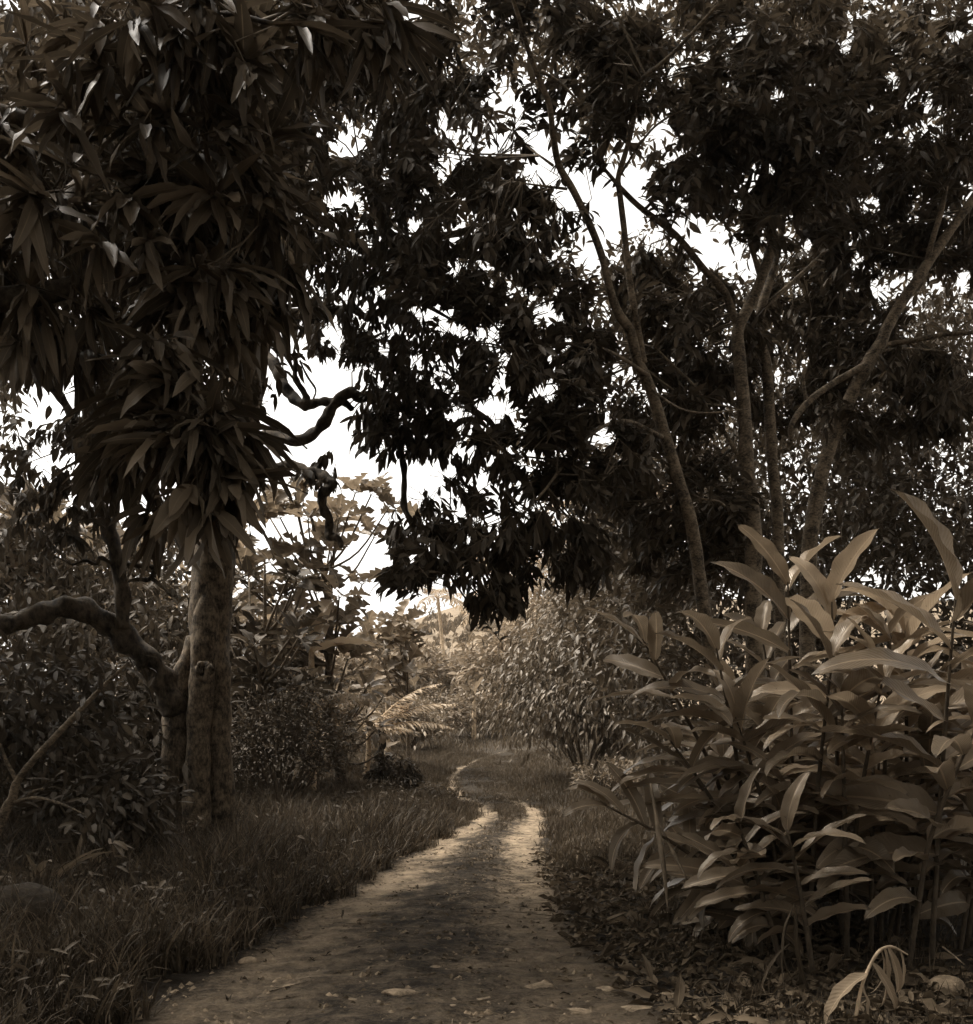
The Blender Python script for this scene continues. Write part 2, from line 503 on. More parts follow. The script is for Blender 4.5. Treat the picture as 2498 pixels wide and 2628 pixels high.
def put_leaves(mb, T, P, D, L, Wd, up=None, roll=.5, rnd=None, r=rng):
    P = np.asarray(P, float); n = len(P)
    if n == 0: return
    D = unit(np.broadcast_to(D, (n, 3)))
    L = np.broadcast_to(np.asarray(L, float), (n,)); Wd = np.broadcast_to(np.asarray(Wd, float), (n,))
    if up is None: up = np.array([0, 0, 1.0])
    U = np.broadcast_to(up, (n, 3)) + r.normal(0, .12, (n, 3))
    X = np.cross(D, U); bad = np.linalg.norm(X, axis=1) < .15
    X[bad] = np.cross(D[bad], r.normal(0, 1, (bad.sum(), 3)))
    X = unit(X); Z = np.cross(X, D)
    a = r.normal(0, roll, n)[:, None]
    X, Z = X * np.cos(a) + Z * np.sin(a), -X * np.sin(a) + Z * np.cos(a)
    if rnd is None: rnd = r.random(n)
    vi = r.integers(0, len(T['var']), n)
    k = len(T['lu'])
    for v in range(len(T['var'])):
        m = np.nonzero(vi == v)[0]
        if not len(m): continue
        A, B = T['var'][v]
        loc = A[None] * L[m, None, None] + B[None] * Wd[m, None, None]
        V = P[m, None] + loc[..., 0:1] * X[m, None] + loc[..., 1:2] * D[m, None] + loc[..., 2:3] * Z[m, None]
        q = (T['q'][None] + (np.arange(len(m)) * k)[:, None, None]).reshape(-1, 4)
        mb.add(V.reshape(-1, 3), q, rnd=np.repeat(rnd[m], k), lu=np.tile(T['lu'], len(m)), lv=np.tile(T['lv'], len(m)))

# openings of the canopy where the photograph shows bright sky: (px, py, rx, ry)
S = 1.332
HOLES = [(x * S, y * S, a * S, b * S) for x, y, a, b in [
    (625, 720, 62, 38), (575, 790, 48, 75), (562, 865, 42, 40), (620, 830, 60, 36), (545, 960, 42, 48), (600, 985, 48, 50),
    (700, 965, 60, 42), (720, 1015, 36, 42), (695, 1060, 26, 40), (795, 905, 38, 24), (680, 900, 50, 30), (770, 950, 26, 30), (690, 1110, 20, 30),
    (960, 790, 44, 28), (880, 800, 32, 15), (1045, 755, 38, 22), (965, 735, 22, 14), (1160, 840, 32, 22), (1165, 795, 18, 16), (980, 870, 24, 10), (890, 870, 20, 16),
    (665, 280, 40, 26), (650, 372, 34, 24), (690, 250, 22, 14), (560, 310, 26, 20), (600, 330, 20, 14), (510, 165, 20, 16), (575, 395, 14, 10), (690, 385, 22, 12),
    (950, 288, 26, 12), (1045, 335, 54, 20), (1120, 372, 36, 22), (1090, 395, 24, 14), (1165, 395, 22, 20), (1135, 490, 38, 36), (1210, 425, 46, 20), (1260, 470, 30, 24),
    (1345, 460, 34, 18), (1385, 490, 52, 34), (1430, 520, 40, 20), (1350, 520, 22, 22), (1320, 440, 20, 10), (1270, 240, 38, 22), (1240, 330, 20, 10), (1270, 285, 18, 10),
    (1632, 85, 16, 40), (1650, 25, 20, 14), (1430, 60, 20, 30), (1500, 180, 16, 16), (1750, 260, 18, 12),
    (640, 640, 26, 24), (590, 570, 16, 10), (610, 520, 14, 10), (830, 600, 44, 18), (870, 635, 44, 14), (1050, 600, 36, 36), (1075, 560, 20, 12), (1020, 570, 16, 14), (930, 640, 40, 16), (975, 690, 20, 18), (950, 660, 20, 14),
    (865, 455, 22, 20), (800, 430, 20, 16), (880, 520, 24, 12), (940, 510, 16, 12), (1000, 430, 16, 16), (980, 410, 12, 8), (720, 560, 14, 8), (760, 440, 12, 10),
    (300, 628, 26, 20), (330, 625, 8, 20), (110, 745, 50, 46), (70, 790, 36, 34), (40, 830, 18, 14), (140, 760, 22, 30), (62, 740, 18, 10), (300, 855, 16, 8),
    (850, 145, 18, 8), (870, 130, 12, 8), (790, 20, 22, 14), (740, 140, 16, 10), (270, 20, 14, 14), (390, 40, 8, 8),
    (1680, 390, 20, 24), (1860, 540, 20, 24), (1850, 520, 16, 8), (1730, 550, 20, 12), (1760, 590, 14, 14), (1800, 540, 14, 18), (1480, 330, 14, 14), (1690, 560, 14, 24), (1640, 400, 14, 10), (1560, 470, 10, 12),
    (1840, 70, 22, 22), (1870, 30, 12, 14), (1800, 260, 14, 10), (1870, 720, 10, 12), (1500, 665, 14, 14), (1830, 640, 10, 10), (1600, 330, 8, 8), (1440, 340, 10, 10),
    (790, 965, 30, 38), (840, 930, 26, 26), (750, 940, 24, 40), (885, 985, 18, 14), (706, 1075, 14, 12), (750, 1085, 12, 10), (822, 1052, 8, 8), (790, 1160, 22, 10), (860, 1165, 16, 8), (905, 1040, 12, 9), (1010, 900, 16, 10), (1040, 960, 12, 8), (940, 935, 14, 10),
    (760, 640, 14, 10), (800, 690, 16, 10), (1100, 660, 16, 12), (1060, 690, 12, 12), (1150, 620, 14, 14), (1010, 820, 14, 8), (1120, 780, 14, 10), (1190, 880, 10, 12), (700, 620, 12, 10), (740, 330, 10, 10), (820, 370, 12, 10), (1180, 330, 12, 10), (1220, 560, 12, 10), (1280, 620, 12, 12), (1500, 60, 10, 14), (1560, 160, 8, 12), (1540, 30, 12, 8), (1400, 160, 10, 8), (1720, 150, 12, 16), (1780, 120, 8, 12), (1700, 320, 10, 8), (1540, 560, 10, 8), (1580, 620, 8, 8), (1330, 640, 10, 8), (220, 240, 8, 10), (120, 300, 8, 6), (420, 330, 10, 8), (170, 430, 6, 12), (480, 380, 8, 10), (340, 420, 6, 8)]]
HOLES = np.array(HOLES)

# rays kept open so that daylight reaches the track and the tops of the gingers: (point, radius)
BEAMS = [(W(2160, 1530, 7.5), .85), (W(2290, 1530, 7.5), 1.0), (W(2430, 1580, 7.3), 1.0), (np.array([.2, 17.5, .1]), 1.7), (np.array([.1, 14.5, .1]), 1.1), (np.array([-.1, 22., .3]), 2.4), (np.array([0., 27., .5]), 3.0)]

def keep_mask(P, holes=True, size=0.0):
    m = np.ones(len(P), bool)
    if holes:
        px, py = proj(P)
        pad = size * F / np.maximum(P[:, 1], .5)
        for x, y, a, b in HOLES:
            e = ((px - x) / (a + pad * .5)) ** 2 + ((py - y) / (b + pad * .5)) ** 2
            m &= e > (.75 + .35 * np.sin(px * .11 + py * .07))
    for q, rad in BEAMS:
        d = P - q
        along = d @ SUN_DIR
        off = np.linalg.norm(d - along[:, None] * SUN_DIR, axis=1)
        m &= ~((along > .8) & (off < rad))
    return m

# ------------------------------------------------------------------ crowns
def sample_blobs(blobs, n, r):
    """blobs: (px, py, rx, ry, Y0, Y1, weight)"""
    w = np.array([b[6] if len(b) > 6 else b[2] * b[3] for b in blobs], float); w /= w.sum()
    k = r.choice(len(blobs), n, p=w)
    b = np.array([x[:6] for x in blobs], float)[k]
    th = r.uniform(0, 6.283, n); rr = np.sqrt(r.random(n))
    px = b[:, 0] + b[:, 2] * rr * np.cos(th); py = b[:, 1] + b[:, 3] * rr * np.sin(th)
    Y = r.uniform(b[:, 4], b[:, 5])
    return np.stack([(px - CX) / F * Y, Y, CAMZ - (py - HZ) / F * Y], 1)

def sample_boxes(boxes, n, r):
    """boxes: centre xyz, radius xyz (ellipsoids)"""
    w = np.array([b[3] * b[4] * b[5] for b in boxes]); w = w / w.sum()
    k = r.choice(len(boxes), n, p=w)
    b = np.array(boxes, float)[k]
    d = unit(r.normal(0, 1, (n, 3))) * r.random((n, 1)) ** .4
    return b[:, :3] + d * b[:, 3:6]

def crown(root, C, anchors, T, mat, leafL, leafW, nleaf, twigL, style, r, holes=True, droop=.5, hub=22, link=True, name='crown', twigmat=None, clump=.0, rnd_shift=0):
    """leaf sprays at the points C, joined by twigs to the branch points given as anchors"""
    if clump > 0:                                     # pull sprays together so that gaps open between clumps
        nc = max(4, len(C) // 9)
        cc = C[r.choice(len(C), nc, replace=False)]
        d2 = ((C[:, None] - cc[None]) ** 2).sum(-1)
        near = cc[d2.argmin(1)]
        C = C + (near - C) * clump
    C = C[keep_mask(C, holes, twigL * .4)]
    n = len(C)
    if n == 0: return
    anchors = np.asarray(anchors, float)
    nh = max(1, n // 9)
    H = C[r.choice(n, nh, replace=False)]
    ah = anchors[((H[:, None] - anchors[None]) ** 2).sum(-1).argmin(1)]
    hi = ((C[:, None] - H[None]) ** 2).sum(-1).argmin(1)
    tw = MB()
    if link:
        mid = (ah + H) / 2 + r.normal(0, .06, H.shape) * np.linalg.norm(H - ah, axis=1, keepdims=True) + np.array([0, 0, .04]) * np.linalg.norm(H - ah, axis=1, keepdims=True)
        sm = keep_mask((ah + mid) / 2, holes) & keep_mask((mid + H) / 2, holes) & (np.linalg.norm(H - ah, axis=1) < 1.8)
        prisms(tw, ah[sm], mid[sm], .012, .009); prisms(tw, mid[sm], H[sm], .009, .005)
    toh = unit(C - H[hi] + r.normal(0, .08, C.shape))
    far = unit(C - ah[hi])
    D = unit(toh * .5 + far * .5 + r.normal(0, .35, C.shape) - np.array([0, 0, droop * .5]))
    B0 = C - D * twigL
    if link:
        sm = keep_mask((H[hi] + B0) / 2, holes) & (np.linalg.norm(H[hi] - B0, axis=1) < .7)
        prisms(tw, H[hi][sm], B0[sm], .005, .004)
    prisms(tw, B0, C, .0045, .002)
    mb = MB()
    idx = np.repeat(np.arange(n), nleaf); kk = np.tile(np.arange(nleaf), n)
    N = len(idx)
    d = D[idx]
    S0 = unit(np.cross(d, np.array([0, 0, 1.0]) + r.normal(0, .25, (N, 3))))
    U0 = np.cross(S0, d)
    if style == 'whorl':
        a = kk * 2.4 + r.uniform(0, 6.28, n)[idx]
        op = r.uniform(.5, 1.25, N)
        ld = d * np.cos(op)[:, None] + (S0 * np.cos(a)[:, None] + U0 * np.sin(a)[:, None]) * np.sin(op)[:, None]
        P = C[idx] - d * (twigL * .35 * r.random(N))[:, None]
    else:
        sgn = np.where(kk % 2 == 0, 1., -1.)
        al = r.uniform(.6, 1.15, N)
        al = np.where(kk == nleaf - 1, .1, al)
        ld = d * np.cos(al)[:, None] + S0 * (sgn * np.sin(al))[:, None] + U0 * r.normal(0, .3, N)[:, None]
        P = C[idx] - d * (twigL * (1 - (kk + 1) / nleaf))[:, None]
    ld = unit(ld - np.array([0, 0, droop]) * r.uniform(.4, 1.3, (N, 1)))
    L = leafL * np.clip(r.normal(1, .26, N) * r.normal(1, .16, n)[idx], .4, 1.7); Wd = leafW * np.clip(r.normal(1, .18, N), .55, 1.45)
    mid = P + ld * (L * .5)[:, None]
    m = keep_mask(mid, holes) & (r.random(N) > .06)
    rnd = np.clip(r.random(N) * .7 + .3 * r.random(n)[idx] + rnd_shift, 0, 1)
    put_leaves(mb, T, P[m], ld[m], L[m], Wd[m], roll=.45, rnd=rnd[m], r=r)
    mb.build(name, mat, root)
    tw.build('twig_sprays', twigmat or M['twig'], root)

# ------------------------------------------------------------------ ground, track, hill
def grid_sheet(xs, ys, zf):
    X, Yg = np.meshgrid(xs, ys)
    Z = zf(X, Yg)
    nx, ny = len(xs), len(ys)
    i = np.arange(ny - 1)[:, None] * nx; j = np.arange(nx - 1)[None]
    q = np.stack([i + j, i + j + 1, i + nx + j + 1, i + nx + j], -1).reshape(-1, 4)
    return np.stack([X, Yg, Z], -1).reshape(-1, 3), q

core = np.linspace(-9, 9, 150)
outx = np.array([11, 14, 18, 24, 32, 45, 65, 100, 160, 260, 420, 700])
xs = np.concatenate([-outx[::-1], core, outx])
ys = np.concatenate([[-300, -120, -60, -30, -15, -8], np.linspace(-4, 34, 260), [36, 38, 40, 43, 46, 50, 56, 64, 75, 90, 120, 170, 260, 420, 700, 1100]])
mb = MB(); V, q = grid_sheet(xs, ys, gz); mb.add(V, q)
tag(mb.build('ground', M['soil']), kind='structure')

mb = MB()
yy = np.concatenate([np.concatenate([np.linspace(-3.5, 4.5, 40), np.linspace(4.55, 14, 420), np.linspace(14.1, 30.5, 200)])])
l, r_ = path_lr(yy)
left = np.stack([l, yy], 1); right = np.stack([r_, yy - .0], 1)
left = np.vstack([left, [(.25, 31.6), (1.0, 32.7), (2.2, 33.6), (4, 34.2), (7, 34.6)]])
right = np.vstack([right, [(1.35, 30.7), (1.9, 31.0), (2.8, 31.4), (4.2, 31.8), (7, 32.0)]])
us = np.linspace(-.06, 1.06, 90)
Pt = left[:, None] * (1 - us)[None, :, None] + right[:, None] * us[None, :, None]
Z = gz(Pt[..., 0], Pt[..., 1]) + .006 + .012 * np.clip(.5 - np.abs(us - .5), 0, .06)[None] / .06
Z = Z + .016 * wob(Pt[..., 0], Pt[..., 1], 7, 41) + .014 * np.maximum(wob(Pt[..., 0], Pt[..., 1], 19, 42), -.2) + .010 * wob(Pt[..., 0], Pt[..., 1], 41, 43) + .012
V = np.concatenate([Pt, Z[..., None]], -1)
n, k = len(left), len(us)
i = np.arange(n - 1)[:, None] * k; j = np.arange(k - 1)[None]
q = np.stack([i + j, i + j + 1, i + k + j + 1, i + k + j], -1).reshape(-1, 4)
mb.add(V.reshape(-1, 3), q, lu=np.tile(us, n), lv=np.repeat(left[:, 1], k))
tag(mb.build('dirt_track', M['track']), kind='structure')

def hill_z(x, y):
    base = 1.2
    h = 17 * sstep(48, 150, y) * (0.35 + .65 * sstep(-34, 2, x)) + 5 * sstep(150, 300, y)
    return base - 1.3 + h + .5 * wob(x, y, .2, 9) * sstep(50, 70, y)
mb = MB(); V, q = grid_sheet(np.linspace(-160, 160, 70), np.linspace(47, 320, 60), hill_z); mb.add(V, q)
tag(mb.build('hill', M['hill']), kind='structure')

# ------------------------------------------------------------------ the big fluted tree on the left verge
gb = W(515, 2185, 13.0); gb[2] = gz(gb[0], 13.0)
t = thing('fluted_tree', 'big old tree with fluted lichen-spotted trunk and gnarled limbs, left of the track', 'tree', gb)
mb = MB()
Yt = 13.0
pxtube(mb, [(460, 2230, 12.95), (457, 2050, 12.98), (455, 1900, 13.0), (458, 1820, 13.05), (478, 1740, 13.1), (505, 1640, 13.1)], [.30, .185, .17, .165, .165, .12], sides=18, lump=.09, seed=1, sub=7)
pxtube(mb, [(512, 2230, 12.75), (505, 2100, 12.8), (508, 1950, 12.85), (514, 1820, 12.85), (522, 1720, 12.9), (530, 1600, 12.95), (540, 1500, 13)], [.27, .165, .145, .14, .155, .165, .12], sides=20, lump=.08, seed=2, sub=7)
pxtube(mb, [(578, 2240, 13), (572, 2100, 13), (566, 1950, 13), (563, 1820, 13.02), (562, 1700, 13.05)], [.25, .15, .14, .135, .14], sides=18, lump=.08, seed=3, sub=7)
an = pxtube(mb, [(545, 1860, 13.1), (540, 1700, 13.1), (542, 1560, 13.1), (552, 1420, 13.1), (575, 1280, 13.1), (605, 1120, 13.2), (640, 940, 13.3), (672, 760, 13.3), (715, 560, 13.4), (745, 440, 13.4), (760, 330, 13.4)],
            [.14, .225, .245, .25, .24, .235, .22, .2, .17, .15, .10], sides=24, lump=.05, seed=4, sub=6, flute=.03)
trunk = mb.build('trunk', M['bark'], t)
mb = MB()                                             # knot hole: a collar of bark round a flat dark disc that paints the hollow's shade
c = W(524, 1722, 12.66)
ringp = [c + np.array([math.cos(a) * .058 + .01 * math.sin(3 * a), .02 + .03 * math.sin(a * 2), math.sin(a) * .085 + .012 * math.cos(2 * a)]) for a in np.linspace(0, 6.283, 13)]
tube(mb, ringp, [.05, .038, .055, .042, .05], sides=9, sub=3, lump=.35, seed=5, cap=False)
kn = mb.build('knot', M['bark'], t)
mb = MB()
a = np.linspace(0, 6.283, 16, endpoint=False)
V = [c + np.array([0, .0, 0])] + [c + np.array([math.cos(x) * .06, -.0, math.sin(x) * .088]) for x in a]
mb.add(V, tris=[(0, 1 + k, 1 + (k + 1) % 16) for k in range(16)])
mb.build('hollow', M['hole'], kn)
anch = [an]
limbs = [
    ('low', [(450, 1830, 12.9), (425, 1765, 12.85), (380, 1700, 12.8), (320, 1635, 12.7), (255, 1585, 12.6), (190, 1562, 12.5), (130, 1568, 12.4), (70, 1590, 12.3), (0, 1608, 12.2), (-80, 1600, 12.1)], [.16, .15, .15, .15, .14, .125, .12, .11, .10, .08], 'darkbark'),
    ('up', [(318, 1612, 12.6), (312, 1500, 12.55), (290, 1400, 12.5), (266, 1330, 12.5), (240, 1235, 12.4), (227, 1150, 12.4), (195, 1090, 12.3), (165, 1030, 12.3), (120, 982, 12.2), (70, 950, 12.1), (20, 900, 12.0)], [.085, .08, .085, .075, .07, .075, .055, .05, .04, .035, .02], 'darkbark'),
    ('fork', [(227, 1145, 12.4), (245, 1100, 12.45), (262, 1040, 12.5), (300, 960, 12.6)], [.06, .05, .04, .02], 'darkbark'),
    ('fork', [(150, 1015, 12.3), (122, 960, 12.2), (118, 900, 12.2), (140, 840, 12.2)], [.035, .03, .025, .015], 'darkbark'),
    ('sidetwig', [(300, 1428, 12.55), (318, 1443, 12.5), (350, 1450, 12.5), (385, 1451, 12.5), (398, 1464, 12.5), (385, 1486, 12.5), (350, 1484, 12.5), (326, 1492, 12.5)], [.028, .026, .024, .03, .026, .028, .022, .02], 'darkbark'),
    ('sidetwig', [(388, 1484, 12.5), (410, 1500, 12.5), (440, 1530, 12.5)], [.024, .02, .012], 'darkbark'),
    ('sidetwig', [(296, 1465, 12.5), (280, 1440, 12.45), (262, 1432, 12.4), (245, 1445, 12.4), (215, 1436, 12.3), (185, 1450, 12.3)], [.026, .022, .024, .02, .018, .012], 'darkbark'),
    ('A', [(610, 1140, 13.1), (660, 1126, 12.8), (701, 1121, 12.6), (760, 1134, 12.4), (813, 1104, 12.2), (842, 1070, 12.1), (861, 1034, 12.0), (900, 1008, 12), (922, 1017, 12), (984, 1016, 12), (1007, 1030, 12), (1040, 1047, 11.9), (1066, 1064, 11.9), (1103, 1080, 11.8), (1130, 1094, 11.8), (1165, 1093, 11.8), (1190, 1080, 11.7), (1240, 1075, 11.6)],
     [.085, .075, .07, .062, .06, .066, .055, .06, .055, .05, .055, .05, .045, .05, .04, .036, .03, .02], 'darkbark'),
    ('B', [(640, 900, 13.2), (690, 920, 12.9), (712, 944, 12.7), (732, 985, 12.6), (755, 1018, 12.5), (781, 1036, 12.4), (813, 1033, 12.4), (850, 1028, 12.3), (880, 1030, 12.2), (905, 1050, 12.2)], [.08, .072, .07, .066, .06, .062, .05, .045, .04, .03], 'darkbark'),
    ('Bup', [(790, 1034, 12.4), (780, 1002, 12.4), (762, 970, 12.4), (757, 935, 12.4), (755, 900, 12.4)], [.045, .035, .032, .03, .02], 'darkbark'),
    ('tip', [(770, 925, 12.4), (790, 965, 12.4), (812, 1000, 12.4), (802, 1030, 12.4)], [.012, .012, .012, .008], 'darkbark'),
    ('C', [(600, 1225, 13.0), (660, 1215, 12.7), (701, 1204, 12.5), (749, 1195, 12.3), (786, 1210, 12.2), (824, 1223, 12.1), (850, 1243, 12.0), (830, 1265, 12), (828, 1297, 12), (843, 1333, 12), (847, 1372, 12), (870, 1385, 11.95), (877, 1404, 11.9)],
     [.07, .065, .06, .055, .058, .055, .062, .058, .05, .046, .05, .04, .02], 'darkbark'),
    ('D', [(984, 1018, 12), (1000, 1075, 12), (1020, 1140, 11.9), (1030, 1180, 11.9), (1040, 1230, 11.9), (1037, 1290, 11.9), (1052, 1333, 11.8), (1076, 1358, 11.8), (1130, 1364, 11.7), (1190, 1380, 11.6)], [.035, .034, .034, .036, .032, .034, .032, .03, .024, .012], 'darkbark'),
    ('E', [(1165, 960, 11.8), (1190, 1005, 11.8), (1213, 1050, 11.7), (1256, 1082, 11.7), (1285, 1120, 11.6), (1330, 1150, 11.5)], [.03, .036, .034, .03, .026, .015], 'darkbark'),
    ('F', [(740, 470, 13.4), (775, 440, 13.1), (832, 434, 12.9), (905, 430, 12.7), (950, 455, 12.5), (972, 512, 12.4), (978, 585, 12.3), (1028, 618, 12.2), (1060, 628, 12.2), (1107, 608, 12.1), (1180, 600, 12.0), (1260, 560, 11.9)],
     [.12, .115, .11, .105, .1, .085, .07, .06, .055, .045, .035, .02], 'bark'),
    ('G', [(700, 640, 13.4), (800, 625, 13), (895, 625, 12.8), (950, 650, 12.7), (1010, 655, 12.6), (1080, 640, 12.4), (1240, 660, 12.2), (1290, 690, 12.1), (1350, 680, 12)], [.07, .06, .055, .055, .05, .04, .045, .035, .02], 'darkbark'),
    ('H', [(690, 800, 13.3), (800, 800, 13), (900, 790, 12.9), (940, 815, 12.8), (985, 795, 12.8), (1075, 780, 12.6), (1160, 820, 12.4)], [.06, .05, .042, .045, .04, .03, .015], 'darkbark'),
]
for i, (nm, pts, rad, mt) in enumerate(limbs):
    mb = MB()
    pp = np.array(pts, float)
    if len(pp) > 3:
        pp[1:-1, :2] += np.random.default_rng(i).normal(0, 2.0, (len(pp) - 2, 2))
    anch.append(pxtube(mb, [tuple(p) for p in pp], rad, sides=12, lump=.2, seed=20 + i, sub=7))
    mb.build('limb', M[mt], t)
ANF = np.vstack(anch)
r1 = np.random.default_rng(101)
C = sample_blobs([(900, 560, 250, 170, 11.2, 13.6, 5), (840, 250, 230, 170, 11.0, 13.5, 4), (1000, 800, 260, 130, 11.2, 13.4, 5), (1090, 980, 170, 90, 11.2, 12.6, 2.2),
                  (960, 1070, 110, 60, 11.4, 12.4, .7), (1010, 1130, 150, 80, 11.3, 12.2, 1.1), (1200, 1130, 130, 80, 11.2, 12.2, 1.8), (830, 1230, 65, 65, 11.7, 12.3, .8), (1060, 1290, 70, 70, 11.4, 12, .9), (1180, 1260, 70, 80, 11.2, 11.9, 1.0), (1130, 1390, 150, 60, 11, 11.9, 1.1), (1180, 1460, 130, 50, 11, 11.7, .7), (870, 880, 80, 70, 12, 13.4, 1.0),
                  (1150, 400, 200, 200, 11, 13, 3), (120, 930, 150, 120, 11.6, 12.6, 1.6), (130, 1150, 160, 130, 11.6, 12.8, 1.6), (250, 1080, 90, 110, 12, 13.4, .8), (150, 1320, 150, 90, 11.8, 12.8, .9)], 1500, r1)
crown(t, C, ANF, T_CACAO, M['cacao'], .16, .06, 8, .26, 'alt', r1, droop=1.1, clump=.25)
C = sample_boxes([(-3.5, 11, 9.3, 4, 3.5, 2.0), (-1.0, 12, 10.2, 4.5, 3, 2.0)], 700, r1)
crown(t, C, ANF, T_CACAO, M['cacao'], .2, .075, 8, .3, 'alt', r1, droop=.8, clump=.2)

# ------------------------------------------------------------------ mango tree whose branches hang into the picture from the left
r2 = np.random.default_rng(202)
mroot = np.array([-3.9, 4.2, 0.0]); mroot[2] = gz(mroot[0], mroot[1])
t = thing('mango_tree', 'mango tree with long drooping lance-shaped leaves filling the upper left', 'tree', mroot)
mb = MB()
tube(mb, [mroot + (0, 0, -.2), mroot + (.05, .1, 1.5), mroot + (.2, .1, 3), mroot + (.5, .1, 4.4), mroot + (.9, .2, 5.6)], [.36, .27, .24, .2, .12], sides=18, lump=.05, seed=31)
mb.build('trunk', M['darkbark'], t)
ma = []
mlimbs = [
    ([tuple(mroot + (.2, .1, 3.0)), tuple(W(80, 760, 4.6)), tuple(W(250, 660, 4.7)), tuple(W(420, 640, 4.7)), tuple(W(496, 700, 4.75))], [.07, .05, .035, .028, .02], 'darkbark'),
    ([tuple(W(455, 645, 4.72)), tuple(W(496, 728, 4.75)), tuple(W(519, 792, 4.75)), tuple(W(543, 828, 4.72)), tuple(W(551, 888, 4.7)), tuple(W(540, 924, 4.7)), tuple(W(560, 946, 4.68)), tuple(W(578, 970, 4.66))], [.018, .015, .014, .012, .0125, .011, .01, .006], 'smoothbark'),
    ([tuple(W(546, 930, 4.7)), tuple(W(544, 990, 4.65)), tuple(W(549, 1045, 4.6)), tuple(W(556, 1110, 4.5)), tuple(W(562, 1180, 4.45))], [.011, .010, .010, .008, .006], 'smoothbark'),
    ([tuple(W(526, 835, 4.72)), tuple(W(500, 838, 4.7)), tuple(W(472, 848, 4.65)), tuple(W(450, 880, 4.6)), tuple(W(430, 926, 4.55))], [.009, .009, .008, .007, .005], 'smoothbark'),
    ([tuple(W(470, 850, 4.64)), tuple(W(420, 866, 4.6)), tuple(W(360, 880, 4.5))], [.007, .006, .004], 'smoothbark'),
    ([tuple(mroot + (.5, .1, 4.4)), tuple(W(120, 330, 4.9)), tuple(W(330, 250, 4.8)), tuple(W(520, 220, 4.7)), tuple(W(640, 260, 4.7))], [.07, .05, .035, .02, .01], 'darkbark'),
    ([tuple(W(330, 250, 4.8)), tuple(W(430, 120, 4.6)), tuple(W(560, 40, 4.5)), tuple(W(700, 60, 4.4))], [.03, .022, .015, .008], 'darkbark'),
    ([tuple(W(420, 640, 4.7)), tuple(W(520, 500, 4.9)), tuple(W(590, 420, 5.0)), tuple(W(660, 380, 5))], [.025, .02, .014, .008], 'darkbark'),
    ([tuple(mroot + (.4, .1, 4.1)), tuple(W(60, 560, 5.2)), tuple(W(200, 480, 5.6)), tuple(W(420, 430, 5.9)), tuple(W(640, 560, 6.1)), tuple(W(700, 680, 6.1))], [.06, .05, .04, .028, .018, .008], 'darkbark'),
    ([tuple(mroot + (.7, .1, 5.0)), (-2.2, 3.4, 5.6), (-.8, 3.0, 5.9), (.6, 3.0, 5.9)], [.09, .07, .045, .02], 'darkbark'),
    ([tuple(mroot + (.5, .1, 4.6)), (-3.2, 2.2, 5.6), (-2.0, .6, 6.0), (-.8, -1.5, 6.1)], [.09, .07, .045, .02], 'darkbark'),
    ([tuple(W(420, 640, 4.7)), tuple(W(560, 640, 4.9)), tuple(W(650, 700, 5.1)), tuple(W(690, 780, 5.2))], [.02, .016, .01, .006], 'darkbark'),
]
for i, (pts, rad, mt) in enumerate(mlimbs):
    mb = MB()
    ma.append(tube(mb, pts, rad, sides=8, lump=.08, seed=50 + i, sub=5))
    mb.build('limb', M[mt], t)
MA = np.vstack(ma)
C = sample_blobs([(330, 280, 380, 330, 4.2, 5.6, 7), (120, 620, 260, 300, 4.4, 5.8, 4.5), (470, 620, 240, 220, 4.4, 5.6, 4), (600, 420, 160, 150, 4.6, 5.6, 1.6), (660, 720, 110, 170, 4.9, 5.9, 2.2),
                  (480, 960, 170, 150, 4.3, 4.9, 2.6), (520, 1130, 120, 120, 4.3, 4.7, 1.8), (330, 1000, 120, 130, 4.4, 5.2, 1.2), (560, 60, 330, 120, 4.2, 5.2, 3), (900, 40, 200, 90, 4.4, 5.4, 1.0), (270, 1150, 130, 130, 4.6, 5.4, .9), (400, 1350, 90, 70, 4.5, 5, .35)], 500, r2)
crown(t, C, MA, T_MANGO, M['mango'], .225, .046, 9, .13, 'whorl', r2, droop=.75, clump=.35)
whorls = [(440, 150, 4.4), (500, 690, 4.5), (540, 490, 4.5), (690, 350, 4.8), (560, 1060, 4.42), (450, 1130, 4.3), (610, 1240, 4.4), (540, 1310, 4.35), (570, 1230, 4.4), (420, 960, 4.4), (705, 560, 4.9), (740, 690, 5.0), (330, 520, 4.4), (250, 620, 4.4), (170, 280, 4.4), (630, 150, 4.4), (70, 500, 4.3), (620, 300, 4.6), (660, 1120, 4.5), (480, 1260, 4.3), (390, 1100, 4.35), (680, 820, 5), (600, 880, 4.7)]
C = np.array([W(*w) for w in whorls])
crown(t, C, MA, T_MANGO, M['mango'], .26, .055, 13, .14, 'whorl', r2, holes=False, droop=.7, rnd_shift=.08)
C = sample_boxes([(-2.4, 3.0, 5.6, 2.8, 3.0, 1.2), (-2.6, -1.0, 5.7, 2.8, 3.0, 1.2), (.2, 1.2, 6.2, 2.4, 2.6, 1.0), (-1, -4.5, 6.4, 4.5, 3, 1.2)], 800, r2)  # unseen crown overhead and behind the camera, added to shade the foreground
px, py = proj(C)
C = C[(py < -40) | (C[:, 1] < 2.0)]
crown(t, C, MA, T_MANGO, M['mango'], .26, .06, 10, .2, 'whorl', r2, droop=.6)

